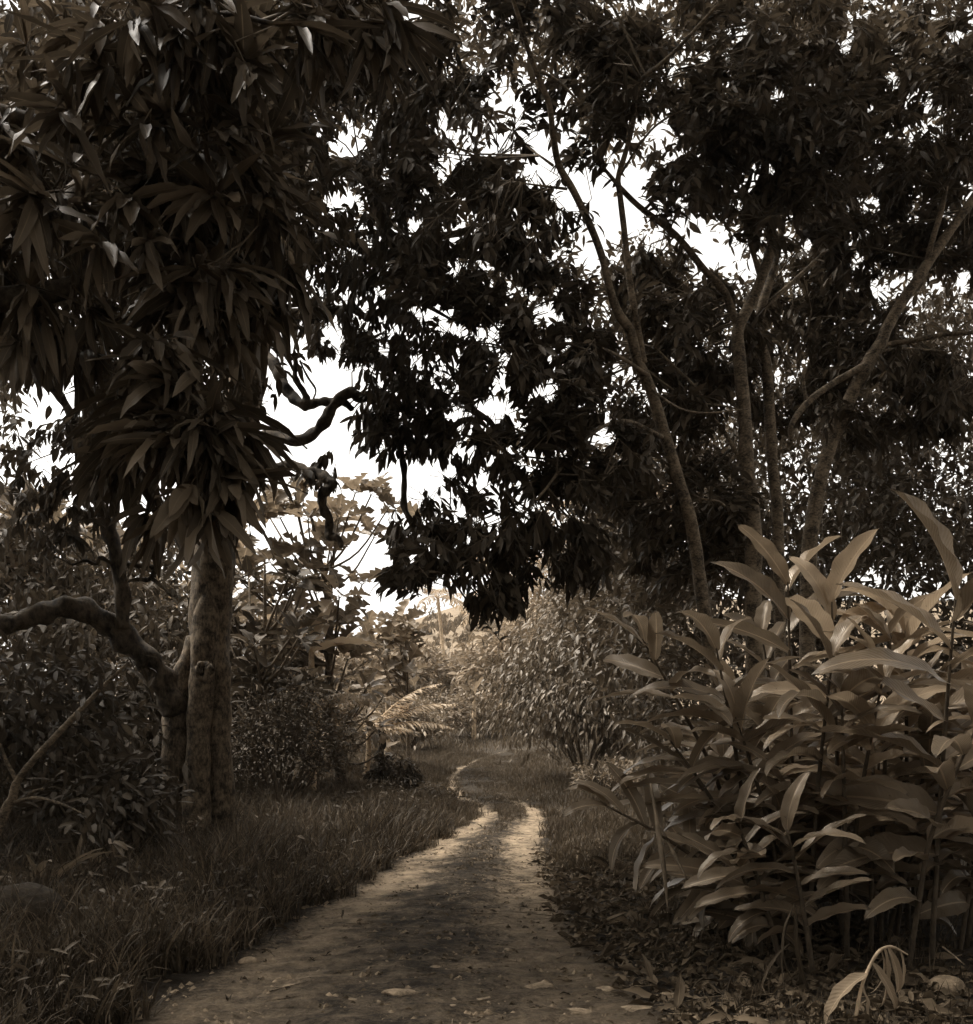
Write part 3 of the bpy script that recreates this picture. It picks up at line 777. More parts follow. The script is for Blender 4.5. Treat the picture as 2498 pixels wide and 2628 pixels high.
# ------------------------------------------------------------------ trees on the right
def tree_from(label, name, Y, stems, bark, blobs, boxes, n1, n2, T, mat, L, Wd, nl, tw, seed, droop=.5, base=None, clump=.42, style='alt'):
    r = np.random.default_rng(seed)
    b = W(*base); b[2] = gz(b[0], b[1]) - .05
    t = thing(name, label, 'tree', b)
    anc = []
    for i, (pts, rad) in enumerate(stems):
        mb = MB()
        pts3 = [W(*p) for p in pts]
        if i == 0: pts3 = [b] + pts3
        rad = [x * .66 for x in rad]
        anc.append(tube(mb, pts3, rad, sides=12 if i == 0 else 8, lump=.05, seed=seed + i, sub=5))
        mb.build('trunk' if i == 0 else 'limb', M[bark], t)
    A = np.vstack(anc)
    A = A[A[:, 2] > 2.0] if (A[:, 2] > 2.0).any() else A
    if blobs: crown(t, sample_blobs(blobs, n1, r), A, T, mat, L, Wd, nl, tw, style, r, droop=droop, clump=clump)
    if boxes:
        C = sample_boxes(boxes, n2, r)
        crown(t, C, A, T, mat, L * 1.15, Wd * 1.15, nl, tw, style, r, droop=droop, clump=.15)
    return t

tree_from('slender leaning tree with smooth pale trunk dividing in two, rising behind the ginger clump', 'slender_tree', 10.5, [
    ([(1850, 1790, 10.6), (1815, 1620, 10.5), (1798, 1498, 10.5), (1787, 1418, 10.5), (1771, 1328, 10.4), (1739, 1221, 10.4), (1707, 1120, 10.3), (1670, 998, 10.2), (1638, 929, 10.1), (1617, 849, 10.0), (1588, 806, 9.9), (1569, 755, 9.8), (1549, 672, 9.7), (1520, 590, 9.6), (1472, 490, 9.5), (1434, 422, 9.4), (1419, 336, 9.2), (1410, 269, 9.1), (1386, 206, 9), (1360, 140, 8.9), (1330, 40, 8.7), (1290, -80, 8.5)],
     [.12, .11, .10, .097, .095, .09, .088, .085, .08, .075, .07, .066, .055, .05, .048, .05, .045, .04, .036, .034, .03, .026, .015]),
    ([(1652, 930, 10.1), (1640, 860, 10.1), (1628, 790, 10.0), (1616, 720, 10), (1606, 624, 10), (1592, 504, 9.9), (1587, 456, 9.9), (1604, 398, 9.8), (1626, 312, 9.7), (1640, 216, 9.6), (1690, 170, 9.5), (1744, 120, 9.4), (1849, 5, 9.2)], [.055, .052, .05, .048, .045, .042, .04, .036, .034, .03, .028, .024, .02]),
    ([(1386, 400, 9.4), (1420, 425, 9.4)], [.014, .02]),
    ([(1390, 182, 9), (1440, 215, 9), (1490, 265, 9)], [.022, .02, .012]),
    ([(1340, 470, 9.3), (1400, 478, 9.4), (1455, 485, 9.5)], [.01, .016, .02]),
    ([(1612, 810, 10), (1621, 790, 10), (1628, 770, 10)], [.04, .035, .03]),
    ([(1588, 456, 9.9), (1650, 360, 9.8), (1700, 310, 9.7), (1770, 275, 9.6)], [.02, .016, .014, .008]),
    ([(1660, 990, 10.2), (1730, 1040, 10), (1800, 1060, 9.8), (1920, 1050, 9.8)], [.02, .016, .014, .01]),
    ([(1700, 1120, 10.2), (1600, 1080, 9.6), (1500, 1130, 9.0), (1380, 1280, 8.6), (1250, 1400, 8.4), (1150, 1470, 8.4)], [.03, .026, .02, .016, .012, .006]),
    ([(1660, 960, 10.1), (1560, 900, 9.6), (1450, 880, 9.2), (1330, 900, 9.0)], [.03, .024, .016, .008]),
], 'smoothbark',
    [(1150, 110, 480, 170, 8, 10.4, 10), (1180, 480, 220, 160, 8.4, 10.4, 3), (1420, 560, 130, 160, 8.5, 10, 1.5), (1250, 730, 260, 150, 8.4, 10.2, 4), (1380, 900, 200, 150, 8.4, 10.2, 3.5), (1330, 1060, 180, 110, 8.3, 9.6, 2.6), (1480, 1150, 220, 150, 8.4, 10, 2.8), (1330, 1320, 220, 120, 8.2, 9.4, 1.5), (1150, 1420, 190, 75, 8, 9, .8), (1420, 1430, 190, 120, 8.4, 9.8, 1.1), (1010, 1480, 70, 60, 8, 8.8, .25), (1460, 250, 150, 150, 8.6, 10, 1.5), (1280, 1560, 80, 60, 8.2, 9, .5)],
    [(.8, 6.0, 8.6, 3.0, 4.5, 1.6), (.6, 9.0, 9.8, 3.5, 3.0, 1.6), (2.6, 2.0, 8.0, 3.0, 4.0, 1.4), (-.5, 3.5, 8.0, 3.0, 3.5, 1.2), (-.8, 7.0, 7.9, 2.8, 2.4, .9), (-1.0, 6.5, 8.3, 3.0, 2.6, .9)], 2300, 2100, T_SMALL, M['small'], .138, .056, 9, .25, 303, droop=.55, base=(1900, 2150, 10.7))  # boxes add unseen crown overhead, shading the foreground and front gingers

tree_from('twin-limbed tree whose trunk divides into a wide fork beside the big sky opening', 'forked_tree', 11, [
    ([(1936, 1600, 11), (1931, 1498, 11), (1936, 1392, 11), (1926, 1275, 11), (1915, 1168, 11), (1910, 1046, 11), (1899, 939, 11), (1894, 850, 11), (1915, 800, 11), (1942, 745, 11), (1975, 655, 11), (1986, 613, 11), (1970, 565, 10.9), (1961, 479, 10.9), (1964, 407, 10.8), (1961, 325, 10.8), (1950, 220, 10.7), (1935, 90, 10.6), (1925, -60, 10.5)],
     [.16, .14, .13, .13, .12, .11, .105, .1, .095, .085, .082, .08, .085, .075, .07, .068, .062, .05, .04, .03]),
    ([(1895, 850, 11), (1885, 815, 11), (1858, 747, 10.9), (1806, 690, 10.8), (1734, 603, 10.7), (1648, 536, 10.6), (1600, 490, 10.5), (1540, 420, 10.4)], [.07, .066, .06, .056, .05, .045, .04, .02]),
    ([(1955, 720, 11), (1940, 670, 11), (1925, 610, 10.9), (1940, 540, 10.9)], [.045, .042, .04, .02]),
    ([(1648, 545, 10.6), (1690, 500, 10.5), (1740, 430, 10.4), (1800, 360, 10.3)], [.025, .02, .016, .01]),
    ([(1900, 1180, 11), (1860, 1110, 11), (1820, 1060, 10.9), (1790, 1000, 10.8), (1720, 930, 10.7), (1680, 890, 10.6)], [.035, .032, .03, .026, .02, .012]),
    ([(1910, 1055, 11), (1850, 1040, 10.9), (1780, 1030, 10.8), (1700, 980, 10.6), (1640, 930, 10.5)], [.016, .014, .014, .012, .008]),
    ([(1990, 620, 11), (2040, 640, 11.1), (2080, 590, 11.2), (2180, 500, 11.3)], [.04, .034, .03, .015]),
    ([(1930, 1400, 11), (1880, 1330, 10.8), (1850, 1290, 10.6), (1800, 1280, 10.5)], [.03, .026, .02, .012]),
], 'smoothbark',
    [(1800, 200, 330, 220, 9.5, 12, 7), (1830, 430, 200, 150, 9.8, 12, 3), (1720, 730, 160, 140, 10, 12, 2.4), (1640, 960, 220, 170, 10.4, 12.5, 4), (1720, 1230, 230, 180, 10.4, 12.5, 4), (2060, 470, 180, 190, 10, 12.4, 3.6), (2080, 200, 200, 220, 9.6, 12, 4.5), (2100, 760, 170, 140, 12.9, 14, 2.4), (1850, 900, 150, 150, 11.2, 13, 2), (1780, 1420, 200, 130, 11, 13, 2.4)],
    [(3.2, 8.5, 9.6, 3.0, 3.5, 1.4), (4.5, 5.0, 8.6, 3.0, 4.0, 1.6), (5.5, 1.0, 8.0, 3.0, 4.0, 1.6)], 2500, 1300, T_SMALL, M['right'], .145, .06, 9, .27, 404, droop=.5, base=(1950, 2130, 11.1))

tree_from('straight ringed trunk standing close behind the forked tree', 'ringed_tree', 12, [
    ([(2000, 1500, 12), (1995, 1312, 12), (1984, 1205, 12), (1976, 1072, 12), (1968, 939, 12), (1952, 880, 12), (1947, 833, 12), (1960, 770, 12), (1985, 690, 12.1), (2010, 560, 12.2), (2030, 380, 12.3), (2040, 150, 12.4)], [.12, .10, .095, .092, .09, .088, .09, .085, .08, .07, .06, .045, .02]),
    ([(1965, 880, 12), (1995, 880, 12), (2005, 905, 12)], [.03, .035, .03]),
    ([(1958, 790, 12), (2040, 720, 12.2), (2140, 620, 12.4), (2240, 480, 12.6)], [.05, .04, .03, .012]),
], 'smoothbark', [(2180, 420, 200, 260, 12, 13.6, 3), (2050, 90, 260, 160, 12, 13.6, 3), (2000, 980, 130, 150, 12.5, 13.5, 1.4)], [(5.5, 13, 10.2, 2.5, 2.5, 1.4)], 620, 220, T_SMALL, M['right'], .13, .055, 9, .26, 505, base=(2010, 2110, 12.1))

tree_from('pale-barked tree leaning to the right with a long level limb, at the right edge', 'leaning_tree', 12.5, [
    ([(2075, 1480, 12.5), (2090, 1320, 12.5), (2112, 1205, 12.5), (2138, 1126, 12.5), (2181, 1024, 12.5), (2229, 929, 12.5), (2261, 881, 12.5), (2275, 845, 12.5), (2315, 775, 12.5), (2361, 708, 12.5), (2404, 641, 12.5), (2452, 574, 12.5), (2510, 490, 12.5), (2570, 380, 12.5)], [.15, .14, .13, .125, .12, .12, .115, .11, .10, .095, .09, .085, .08, .07, .04]),
    ([(2266, 888, 12.5), (2300, 880, 12.5), (2351, 873, 12.4), (2425, 858, 12.3), (2500, 853, 12.2), (2580, 840, 12.1)], [.05, .046, .045, .042, .036, .03]),
    ([(2232, 932, 12.5), (2180, 960, 12.4), (2138, 984, 12.4), (2076, 1030, 12.3), (2034, 1086, 12.2), (2030, 1130, 12.2)], [.07, .062, .055, .06, .05, .03]),
    ([(2072, 1030, 12.3), (2064, 1000, 12.3), (2062, 965, 12.3)], [.035, .03, .025]),
    ([(2378, 680, 12.5), (2395, 610, 12.4), (2414, 550, 12.4), (2430, 478, 12.3)], [.055, .05, .045, .03]),
    ([(2420, 865, 12.3), (2455, 920, 12.2), (2485, 980, 12.1)], [.014, .012, .008]),
    ([(2260, 900, 12.5), (2330, 895, 12.7), (2410, 900, 12.8)], [.03, .026, .012]),
], 'smoothbark',
    [(2330, 250, 230, 240, 11, 13.4, 5), (2430, 560, 120, 230, 12.7, 13.9, 3), (2240, 600, 150, 150, 12.7, 13.8, 2.4), (2270, 1030, 220, 130, 12.2, 14.2, 3), (2440, 1010, 110, 130, 12.6, 13.8, 2), (2200, 860, 130, 90, 12.6, 13.8, 1.2), (2440, 100, 120, 120, 10.4, 12, 1.5)],
    [(6.0, 10.5, 9.6, 2.6, 4.0, 1.6)], 1250, 420, T_CACAO, M['right'], .16, .062, 8, .27, 606, droop=.55, base=(2070, 2110, 12.6))

# ------------------------------------------------------------------ thickets that read as one mass
def mass(name, label, blobs, n, T, mat, L, Wd, seed, cat='thicket', droop=.5, holes=True, boxes=None, nb=0):
    r = np.random.default_rng(seed)
    nc = n // 22
    cc = sample_blobs(blobs, nc, r)
    idx = r.integers(0, nc, n)
    spr = np.full((n, 1), .22 if holes else .22); scl = np.ones(n)
    if boxes:                                           # unseen ring of foliage added to darken the foreground
        k = nb // 22
        cb = sample_boxes(boxes, k, r)
        qx, qy = proj(cb)
        cb = cb[(cb[:, 1] < 2.5) | (qx < -200) | (qx > SRC_W + 200)]
        ib = r.integers(0, len(cb), nb) + nc
        cc = np.vstack([cc, cb]); idx = np.concatenate([idx, ib]); nc = len(cc)
        spr = np.vstack([spr, np.full((nb, 1), .4)]); scl = np.concatenate([scl, np.full(nb, 1.9)]); n = n + nb
    P = cc[idx] + r.normal(0, 1, (n, 3)) * spr * np.array([1, 1, .7])
    P[:, 2] = np.maximum(P[:, 2], gz(P[:, 0], P[:, 1]) + .08)
    hz_ = hill_z(P[:, 0], P[:, 1])
    P[:, 2] = np.where(P[:, 1] > 55, hz_ + np.abs(P[:, 2] - hz_) % 1.6 + .2, P[:, 2])
    D = unit(r.normal(0, .7, (n, 3)) + (P - cc[idx]) * 2 - np.array([0, 0, droop]))
    m = keep_mask(P, holes)
    mb = MB()
    rnd = np.clip(r.random(n) * .65 + .35 * r.random(nc)[idx], 0, 1)
    Ls = L * scl * r.uniform(.6, 1.5, n); Ws = Wd * scl * r.uniform(.7, 1.4, n)
    put_leaves(mb, T, P[m], D[m], Ls[m], Ws[m], rnd=rnd[m], r=r)
    o = mb.build(name, mat)
    tag(o, label, cat, kind='stuff')
    return o

mass('thicket', 'dense dark thicket closing off the forest behind the right-hand trees',
     [(1700, 1300, 260, 260, 14, 20, 4), (2050, 1250, 300, 250, 15, 21, 4.5), (2380, 1150, 260, 300, 14.5, 20, 4.5), (2300, 1500, 320, 250, 13.5, 18, 3.5), (1850, 1700, 330, 260, 13.5, 18, 4), (2300, 1900, 350, 260, 12, 15, 2.5), (2480, 750, 120, 240, 15, 20, 1.6), (1560, 1500, 130, 200, 15, 20, 1.5), (2080, 850, 200, 150, 15, 19, 1)],
     34000, T_SMALL, M['thicket'], .17, .066, 707,
     boxes=[(9.5, 6, 4.5, 2.2, 7, 5), (8, -3, 4.5, 3, 5, 5), (2, -9, 4.5, 6, 2.5, 5)], nb=13000)  # boxes add unseen foliage right of and behind the camera for shade
mass('thicket', 'shadowy thicket filling the forest behind the fluted trunk',
     [(120, 1500, 260, 160, 17, 24, 3), (250, 1750, 330, 200, 15.5, 22, 5), (150, 2000, 300, 150, 12.5, 17, 3), (620, 1800, 180, 180, 18, 22, 2.2), (420, 1500, 130, 160, 18, 23, 1.5), (-100, 1200, 160, 300, 15, 22, 2)],
     17000, T_SMALL, M['shrub'], .20, .08, 708, droop=.7,
     boxes=[(-9, 7, 4.5, 2.6, 7, 5), (-8, -3, 4.5, 2.5, 5, 5), (-3, -9, 4.5, 5, 2.5, 5), (-6.5, 8, 7.6, 2.6, 6, 1.4), (-7.5, 13, 9, 3, 4, 2), (-4.2, 2, 7.2, 2.5, 4, 1)], nb=19000)  # boxes add unseen foliage left, behind and overhead to cut the light

mass('treetops', 'fine-leaved treetops further back filling in behind the right-hand crowns',
     [(1150, 80, 420, 130, 12.5, 16, 3.5), (1750, 150, 420, 260, 12.5, 17, 6), (2200, 250, 340, 330, 13, 18, 6), (2250, 700, 300, 260, 14, 18, 4.5), (1800, 780, 260, 200, 13, 17, 3.5), (1550, 850, 180, 200, 12.5, 16, 2.5), (1350, 800, 200, 160, 12.5, 15, 2), (950, 350, 230, 200, 13.5, 15.5, 2.5), (1450, 1100, 240, 120, 12, 15, .9), (1200, 620, 220, 180, 12.5, 15, 1.8), (2050, 1050, 300, 150, 14.5, 18, 2.5)],
     19000, T_SMALL, M['treetop'], .14, .056, 709, 'treetops', .4)
mass('treetops', 'dark treetops deep behind the mango leaves at upper left',
     [(200, 300, 320, 330, 7.5, 11, 6), (500, 500, 260, 380, 8, 11.5, 5), (100, 750, 220, 170, 8, 11, 2), (420, 1000, 200, 180, 9, 11.5, 1.5), (640, 120, 180, 150, 9, 12, 2), (740, 420, 90, 220, 10, 12.5, 1.2)],
     19000, T_CACAO, M['treetop'], .15, .055, 710, 'treetops', .9)
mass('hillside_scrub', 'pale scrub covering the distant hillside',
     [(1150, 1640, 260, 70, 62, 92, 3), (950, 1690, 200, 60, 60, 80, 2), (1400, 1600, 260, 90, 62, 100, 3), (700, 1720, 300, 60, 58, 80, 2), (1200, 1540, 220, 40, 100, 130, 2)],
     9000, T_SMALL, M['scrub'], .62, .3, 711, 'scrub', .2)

# ------------------------------------------------------------------ shrubs, small trees and broad-leaved plants
def shrub(name, label, cat, px, Y, w, h, n, T, mat, L, Wd, seed, droop=.5, depth=None, group=None, nst=6, shell=.55, base_py=None, lean=0, hollow=0.0, cl=None):
    r = np.random.default_rng(seed)
    b = W(px, HZ, Y); b[2] = gz(b[0], Y) - .03 if base_py is None else W(px, base_py, Y)[2]
    t = thing(name, label, cat, b, group)
    depth = depth or w
    nc = cl or max(10, n // 60)
    d = unit(r.normal(0, 1, (nc, 3))); d[:, 2] = np.abs(d[:, 2]) * 1.1 - .15
    cc = b + np.array([lean, 0, h * .42]) + d * np.array([w / 2, depth / 2, h * .55]) * r.uniform(shell, 1, (nc, 1))
    cc[:, 2] = np.maximum(cc[:, 2], b[2] + .12)
    idx = r.integers(0, nc, n)
    sp = min(w, h) * .11
    P = cc[idx] + r.normal(0, sp, (n, 3)) * np.array([1, 1, .75])
    P[:, 2] = np.maximum(P[:, 2], gz(P[:, 0], P[:, 1]) + .05)
    out = unit(P - (b + np.array([0, 0, h * .3])))
    D = unit(out * .8 + r.normal(0, .5, (n, 3)) - np.array([0, 0, droop]))
    mb = MB()
    rnd = np.clip(r.random(n) * .65 + .35 * r.random(nc)[idx], 0, 1)
    m = np.ones(n, bool)
    put_leaves(mb, T, P[m], D[m], (L * r.uniform(.65, 1.4, n))[m], (Wd * r.uniform(.7, 1.3, n))[m], rnd=rnd[m], r=r)
    mb.build('foliage', mat, t)
    ms = MB()
    for k in range(nst):
        e = cc[r.integers(0, nc)]
        mid = (b + e) / 2 + r.normal(0, .05, 3) * h
        tube(ms, [b + r.normal(0, .05, 3) * np.array([1, 1, 0]), mid, e], [.012 + .008 * h, .010 + .004 * h, .006], sides=6, sub=4, seed=seed + k)
    sk = cc[r.choice(nc, nc)]
    prisms(ms, b + (sk - b) * .35, sk, .012, .004)
    ms.build('stems', M['twig'], t)
    return t

# left understory
shrub('shrub', 'dark dense small-leaved shrub just right of the fluted trunk', 'shrub', 720, 16.0, 2.3, 2.1, 5200, T_TINY, M['shrub'], .075, .034, 811, droop=.4)
shrub('shrub', 'low dark bush at the grass edge where the track narrows', 'shrub', 1010, 20.5, .9, .75, 900, T_SMALL, M['shrub'], .13, .045, 812, droop=.8)
shrub('shrub', 'shrub with drooping mid-sized leaves under the low bent limb', 'shrub', 330, 14.2, 1.9, 2.5, 1700, T_CACAO, M['shrub'], .17, .065, 813, droop=.9)
shrub('shrub', 'tangled leafy shrub at the left edge behind the slanting sapling', 'shrub', 60, 11.5, 2.0, 2.7, 1900, T_CACAO, M['shrub'], .18, .07, 814, droop=.9)
shrub('shrub', 'bush with glossy leaves between the slanting sapling and the trunk', 'shrub', 250, 10.6, 1.3, 1.3, 800, T_CACAO, M['shrub'], .17, .06, 815, droop=.6)

# middle distance
shrub('weeping_bush', 'large weeping bush with shaggy hanging leaves at the bend of the track', 'bush', 1500, 22.5, 3.3, 3.4, 12500, T_CACAO, M['weep'], .15, .05, 821, droop=1.5, depth=4, shell=.7)
shrub('weeping_bush', 'shaggy rounded tree rising behind the weeping bush', 'bush', 1600, 28, 4.5, 6.0, 8500, T_CACAO, M['weep'], .20, .07, 822, droop=1.2, depth=5)
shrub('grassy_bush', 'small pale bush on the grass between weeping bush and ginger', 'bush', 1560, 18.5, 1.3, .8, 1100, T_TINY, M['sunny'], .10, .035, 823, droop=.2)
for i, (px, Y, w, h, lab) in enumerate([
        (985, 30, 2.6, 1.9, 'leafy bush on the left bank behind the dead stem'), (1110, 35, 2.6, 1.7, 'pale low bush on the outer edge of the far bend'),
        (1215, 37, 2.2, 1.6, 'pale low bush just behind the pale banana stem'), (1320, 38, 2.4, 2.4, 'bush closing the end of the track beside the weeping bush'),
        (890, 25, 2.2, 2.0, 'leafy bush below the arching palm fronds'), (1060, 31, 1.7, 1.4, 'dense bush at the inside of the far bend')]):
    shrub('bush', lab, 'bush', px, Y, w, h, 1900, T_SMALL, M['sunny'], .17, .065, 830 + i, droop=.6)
for i, (px, Y, w, h, lab) in enumerate([
        (1215, 52, 4.5, 3.2, 'round-crowned tree at the foot of the pale palm trunk'), (1320, 47, 5, 4.0, 'round-crowned tree right of the pale palm trunk'),
        (1010, 48, 5.5, 3.6, 'bushy tree behind the young breadfruit'), (1440, 60, 8, 9, 'tall hazy tree behind the hanging dark sprays'),
        (1560, 45, 7, 9.5, 'tall leafy tree behind the slender leaning trunk'), (860, 50, 6, 4.6, 'bushy tree behind the banana leaf'),
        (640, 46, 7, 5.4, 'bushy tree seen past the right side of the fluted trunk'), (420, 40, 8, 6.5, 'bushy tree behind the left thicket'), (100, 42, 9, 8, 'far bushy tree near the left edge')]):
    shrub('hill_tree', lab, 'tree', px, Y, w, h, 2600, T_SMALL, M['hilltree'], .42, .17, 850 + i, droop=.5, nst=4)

def mid_tree(name, label, px, Y, top, trunk_r, whorls, T, mat, L, Wd, nl, seed, bark='smoothbark', group=None, petiole=.35):
    """an open tree of big leaves carried in whorls at the ends of thin limbs"""
    r = np.random.default_rng(seed)
    b = W(px, HZ, Y); b[2] = gz(b[0], Y) - .05
    t = thing(name, label, 'tree', b, group)
    mb = MB()
    tp = W(*top)
    P = tube(mb, [b, b + (tp - b) * .33 + r.normal(0, .05, 3), b + (tp - b) * .66 + r.normal(0, .08, 3), tp], [trunk_r, trunk_r * .8, trunk_r * .55, trunk_r * .25], sides=10, seed=seed)
    mb.build('trunk', M[bark], t)
    ml, lf = MB(), MB()
    for w in whorls:
        c = W(*w)
        hgt = np.clip((c[2] - b[2]) * .75 + b[2], b[2] + .3, tp[2])
        a = P[np.abs(P[:, 2] - hgt).argmin()]
        tube(ml, [a, (a + c) / 2 + np.array([0, 0, -.12 * np.linalg.norm(c - a)]) + r.normal(0, .04, 3), c], [.03, .022, .014], sides=6, sub=4, seed=seed)
        ax = unit((c - a) * .6 + np.array([0, 0, .8]))
        k = np.arange(nl); az = k * 2.4 + r.uniform(0, 6)
        X = unit(np.cross(ax, [.3, 1, .2])); Z = np.cross(X, ax)
        op = r.uniform(.55, 1.5, nl)
        D = unit(ax * np.cos(op)[:, None] + (X * np.cos(az)[:, None] + Z * np.sin(az)[:, None]) * np.sin(op)[:, None] - np.array([0, 0, .15]))
        Pt = c + D * (petiole * L)
        prisms(ml, np.tile(c, (nl, 1)), Pt, .006, .004)
        put_leaves(lf, T, Pt, D, L * r.uniform(.7, 1.25, nl), Wd * r.uniform(.8, 1.2, nl), roll=.3, r=r)
    lf.build('crown', mat, t)
    ml.build('limbs', M['twig'], t)
    return t

r3 = np.random.default_rng(31)
wh = [(540 + 360 * r3.random(), 1290 + 440 * r3.random() ** .8, 19 + 3 * r3.random()) for _ in range(46)]
wh += [(757, 1268, 20), (912, 1266, 20.5), (952, 1272, 20.5), (720, 1330, 20), (660, 1340, 20), (850, 1420, 20), (870, 1330, 20.2), (700, 1450, 20), (1000, 1300, 21), (960, 1380, 21), (930, 1500, 21)]
wh = [w for w in wh if not (870 < w[0] < 960 and 1290 < w[1] < 1500)]
mid_tree('breadfruit_tree', 'open breadfruit tree with big lobed leaves standing against the sky', 880, 21, (800, 1330, 20.5), .11, wh, T_BREAD, M['bread'], .46, .34, 7, 901)
wh = [(560 + 230 * r3.random(), 1480 + 330 * r3.random(), 15.5 + 2 * r3.random()) for _ in range(26)]
mid_tree('broadleaf_tree', 'dark young tree with broad leaves spreading right behind the fluted trunk', 640, 16.5, (680, 1450, 16.5), .07, wh, T_BROAD, M['shrub'], .34, .17, 8, 902)
wh = [(945 + 125 * r3.random(), 1600 + 160 * r3.random(), 25 + 2 * r3.random()) for _ in range(13)] + [(1030, 1600, 25), (1045, 1700, 25), (990, 1660, 25)]
mid_tree('breadfruit_tree', 'young pale breadfruit tree with upright leaf rosettes over the palm fronds', 1050, 26, (1040, 1620, 26), .06, wh, T_BREAD, M['sunny'], .5, .36, 7, 903)
wh = [(-40 + 420 * r3.random(), 1330 + 300 * r3.random(), 19 + 3 * r3.random()) for _ in range(40)]
mid_tree('broadleaf_tree', 'sunlit broad-leaved tree beyond the low bent limb', 180, 21, (200, 1350, 21), .1, wh, T_BROAD, M['bread'], .62, .34, 7, 904)
wh = [(770 + 220 * r3.random(), 1760 + 190 * r3.random(), 20 + 3 * r3.random()) for _ in range(22)]
mid_tree('broadleaf_tree', 'leafy sapling between the small-leaved shrub and the dead stem', 890, 22, (880, 1780, 22), .04, wh, T_BROAD, M['sunny'], .36, .17, 7, 905)

def frond(mb, ms, base, d, length, droop, nl, lL, lW, r, width_prof=True):
    d = unit(d)
    n = 14
    s = np.linspace(0, 1, n)
    side = unit(np.cross(d, [0, 0, 1]))
    P = base + d * (s * length)[:, None] - np.array([0, 0, 1]) * (droop * length * s ** 2)[:, None]
    tube(ms, P[::2], [.018 * length / 2, .012 * length / 2, .004], sides=5, sub=3, cap=False)
    tt = np.repeat(np.linspace(.12, .99, nl), 2)
    sg = np.tile([1., -1.], nl)
    Q = np.stack([np.interp(tt, s, P[:, k]) for k in range(3)], 1)
    tan = unit(np.stack([np.interp(tt, s, np.gradient(P[:, k])) for k in range(3)], 1))
    D = unit(tan * .75 + side * sg[:, None] - np.array([0, 0, .35]) + r.normal(0, .08, Q.shape))
    L = lL * (np.sin(np.pi * (tt * .8 + .18)) * .9 + .1)
    put_leaves(mb, T_PINNA, Q, D, L, lW, roll=.2, r=r)

def palm(name, label, px, Y, crown_pt, nfr, fl, droop, lL, lW, seed, trunk_r=.1, mat='palm', bark='stem', aims=None, nl=26):
    r = np.random.default_rng(seed)
    c = W(*crown_pt)
    b = W(px, HZ, Y)
    b[2] = max(gz(b[0], Y), hill_z(b[0], Y) if Y > 47 else -9) - .1
    t = thing(name, label, 'palm', b)
    mb = MB(); tube(mb, [b, b + (c - b) * .5 + np.array([.05, 0, 0]), c], [trunk_r * 1.2, trunk_r, trunk_r * .85], sides=10, seed=seed)
    mb.build('trunk', M[bark], t)
    lf, ms = MB(), MB()
    for k in range(nfr):
        a = k * 2.4 + r.uniform(-.2, .2)
        e = r.uniform(.1, 1.1)
        d = np.array([math.cos(a) * math.cos(e), math.sin(a) * math.cos(e), math.sin(e)])
        frond(lf, ms, c, d, fl * r.uniform(.8, 1.15), droop * r.uniform(.6, 1.3), nl, lL, lW, r)
    for d, ln in (aims or []):
        frond(lf, ms, c, np.array(d, float), ln, droop, nl, lL, lW, r)
    lf.build('fronds', M[mat], t)
    ms.build('rachises', M['stem'], t)
    return t

palm('palm', 'small palm whose comb-like fronds arch right over the far bend', 935, 23.6, (945, 1880, 23.6), 5, 1.7, .35, .40, .05, 910, .06, aims=[((1, -.1, .75), 2.4), ((1, -.3, .45), 2.1), ((.9, -.2, 1.1), 2.5)])
palm('palm', 'low feathery palm at the outer edge of the far bend', 1290, 38, (1290, 1840, 38), 6, 2.0, .4, .5, .06, 911, .06, aims=[((-1, -.2, .5), 2.2), ((-1, -.3, .2), 1.9)])
palm('palm', 'small feathery palm with fanned fronds behind the small-leaved shrub', 800, 20, (815, 1800, 20), 7, 1.3, .4, .32, .035, 912, .04, aims=[((.8, -.4, .4), 1.3)])
palm('coconut_palm', 'distant coconut palm with a thin pale bare trunk on the hillside', 1147, 75, (1124, 1535, 75), 10, 3.6, .55, 1.0, .09, 913, .125, nl=22)
palm('coconut_palm', 'tall coconut palm whose feathery fronds show behind the hanging dark sprays', 1330, 55, (1335, 1500, 55), 13, 4.6, .5, 1.2, .10, 914, .2, bark='smoothbark', nl=28, aims=[((.6, -.3, .7), 4.8), ((-.5, -.2, .5), 4.2)])
palm('coconut_palm', 'coconut palm glimpsed between the trunks of the slender and forked trees', 1700, 40, (1690, 1270, 40), 12, 4.0, .5, 1.0, .09, 915, .16, bark='smoothbark', nl=26)

def banana(name, label, px, Y, h, leaves, seed, mat='banana', stem_r=.08, lean=0):
    r = np.random.default_rng(seed)
    b = W(px, HZ, Y); b[2] = gz(b[0], Y) - .05
    t = thing(name, label, 'banana plant', b)
    tp = b + np.array([lean, 0, h])
    mb = MB(); tube(mb, [b, (b + tp) / 2, tp], [stem_r * 1.2, stem_r, stem_r * .6], sides=10, seed=seed); mb.build('stem', M['stem'], t)
    for d, L, Wd in leaves:
        lf = MB()
        put_leaves(lf, T_BAN, [tp], unit(np.array([d], float)), L, Wd, roll=.25, r=r)
        lf.build('leaf', M[mat], t)
    return t
banana('banana_plant', 'banana plant with one broad pale leaf catching the light', 800, 19.5, 2.55, [((1, -.25, .28), 1.35, .36), ((-.6, -.5, .9), 1.2, .34), ((.2, .5, 1), 1.3, .36), ((-.8, .2, .3), 1.1, .3)], 921)
banana('banana_plant', 'young banana plant with a pale upright stem at the far bend', 1217, 36, 1.5, [((.4, -.3, 1), .9, .3), ((-.6, -.3, .7), .8, .26), ((.8, .1, .4), .8, .26)], 922, 'sunny', .07)
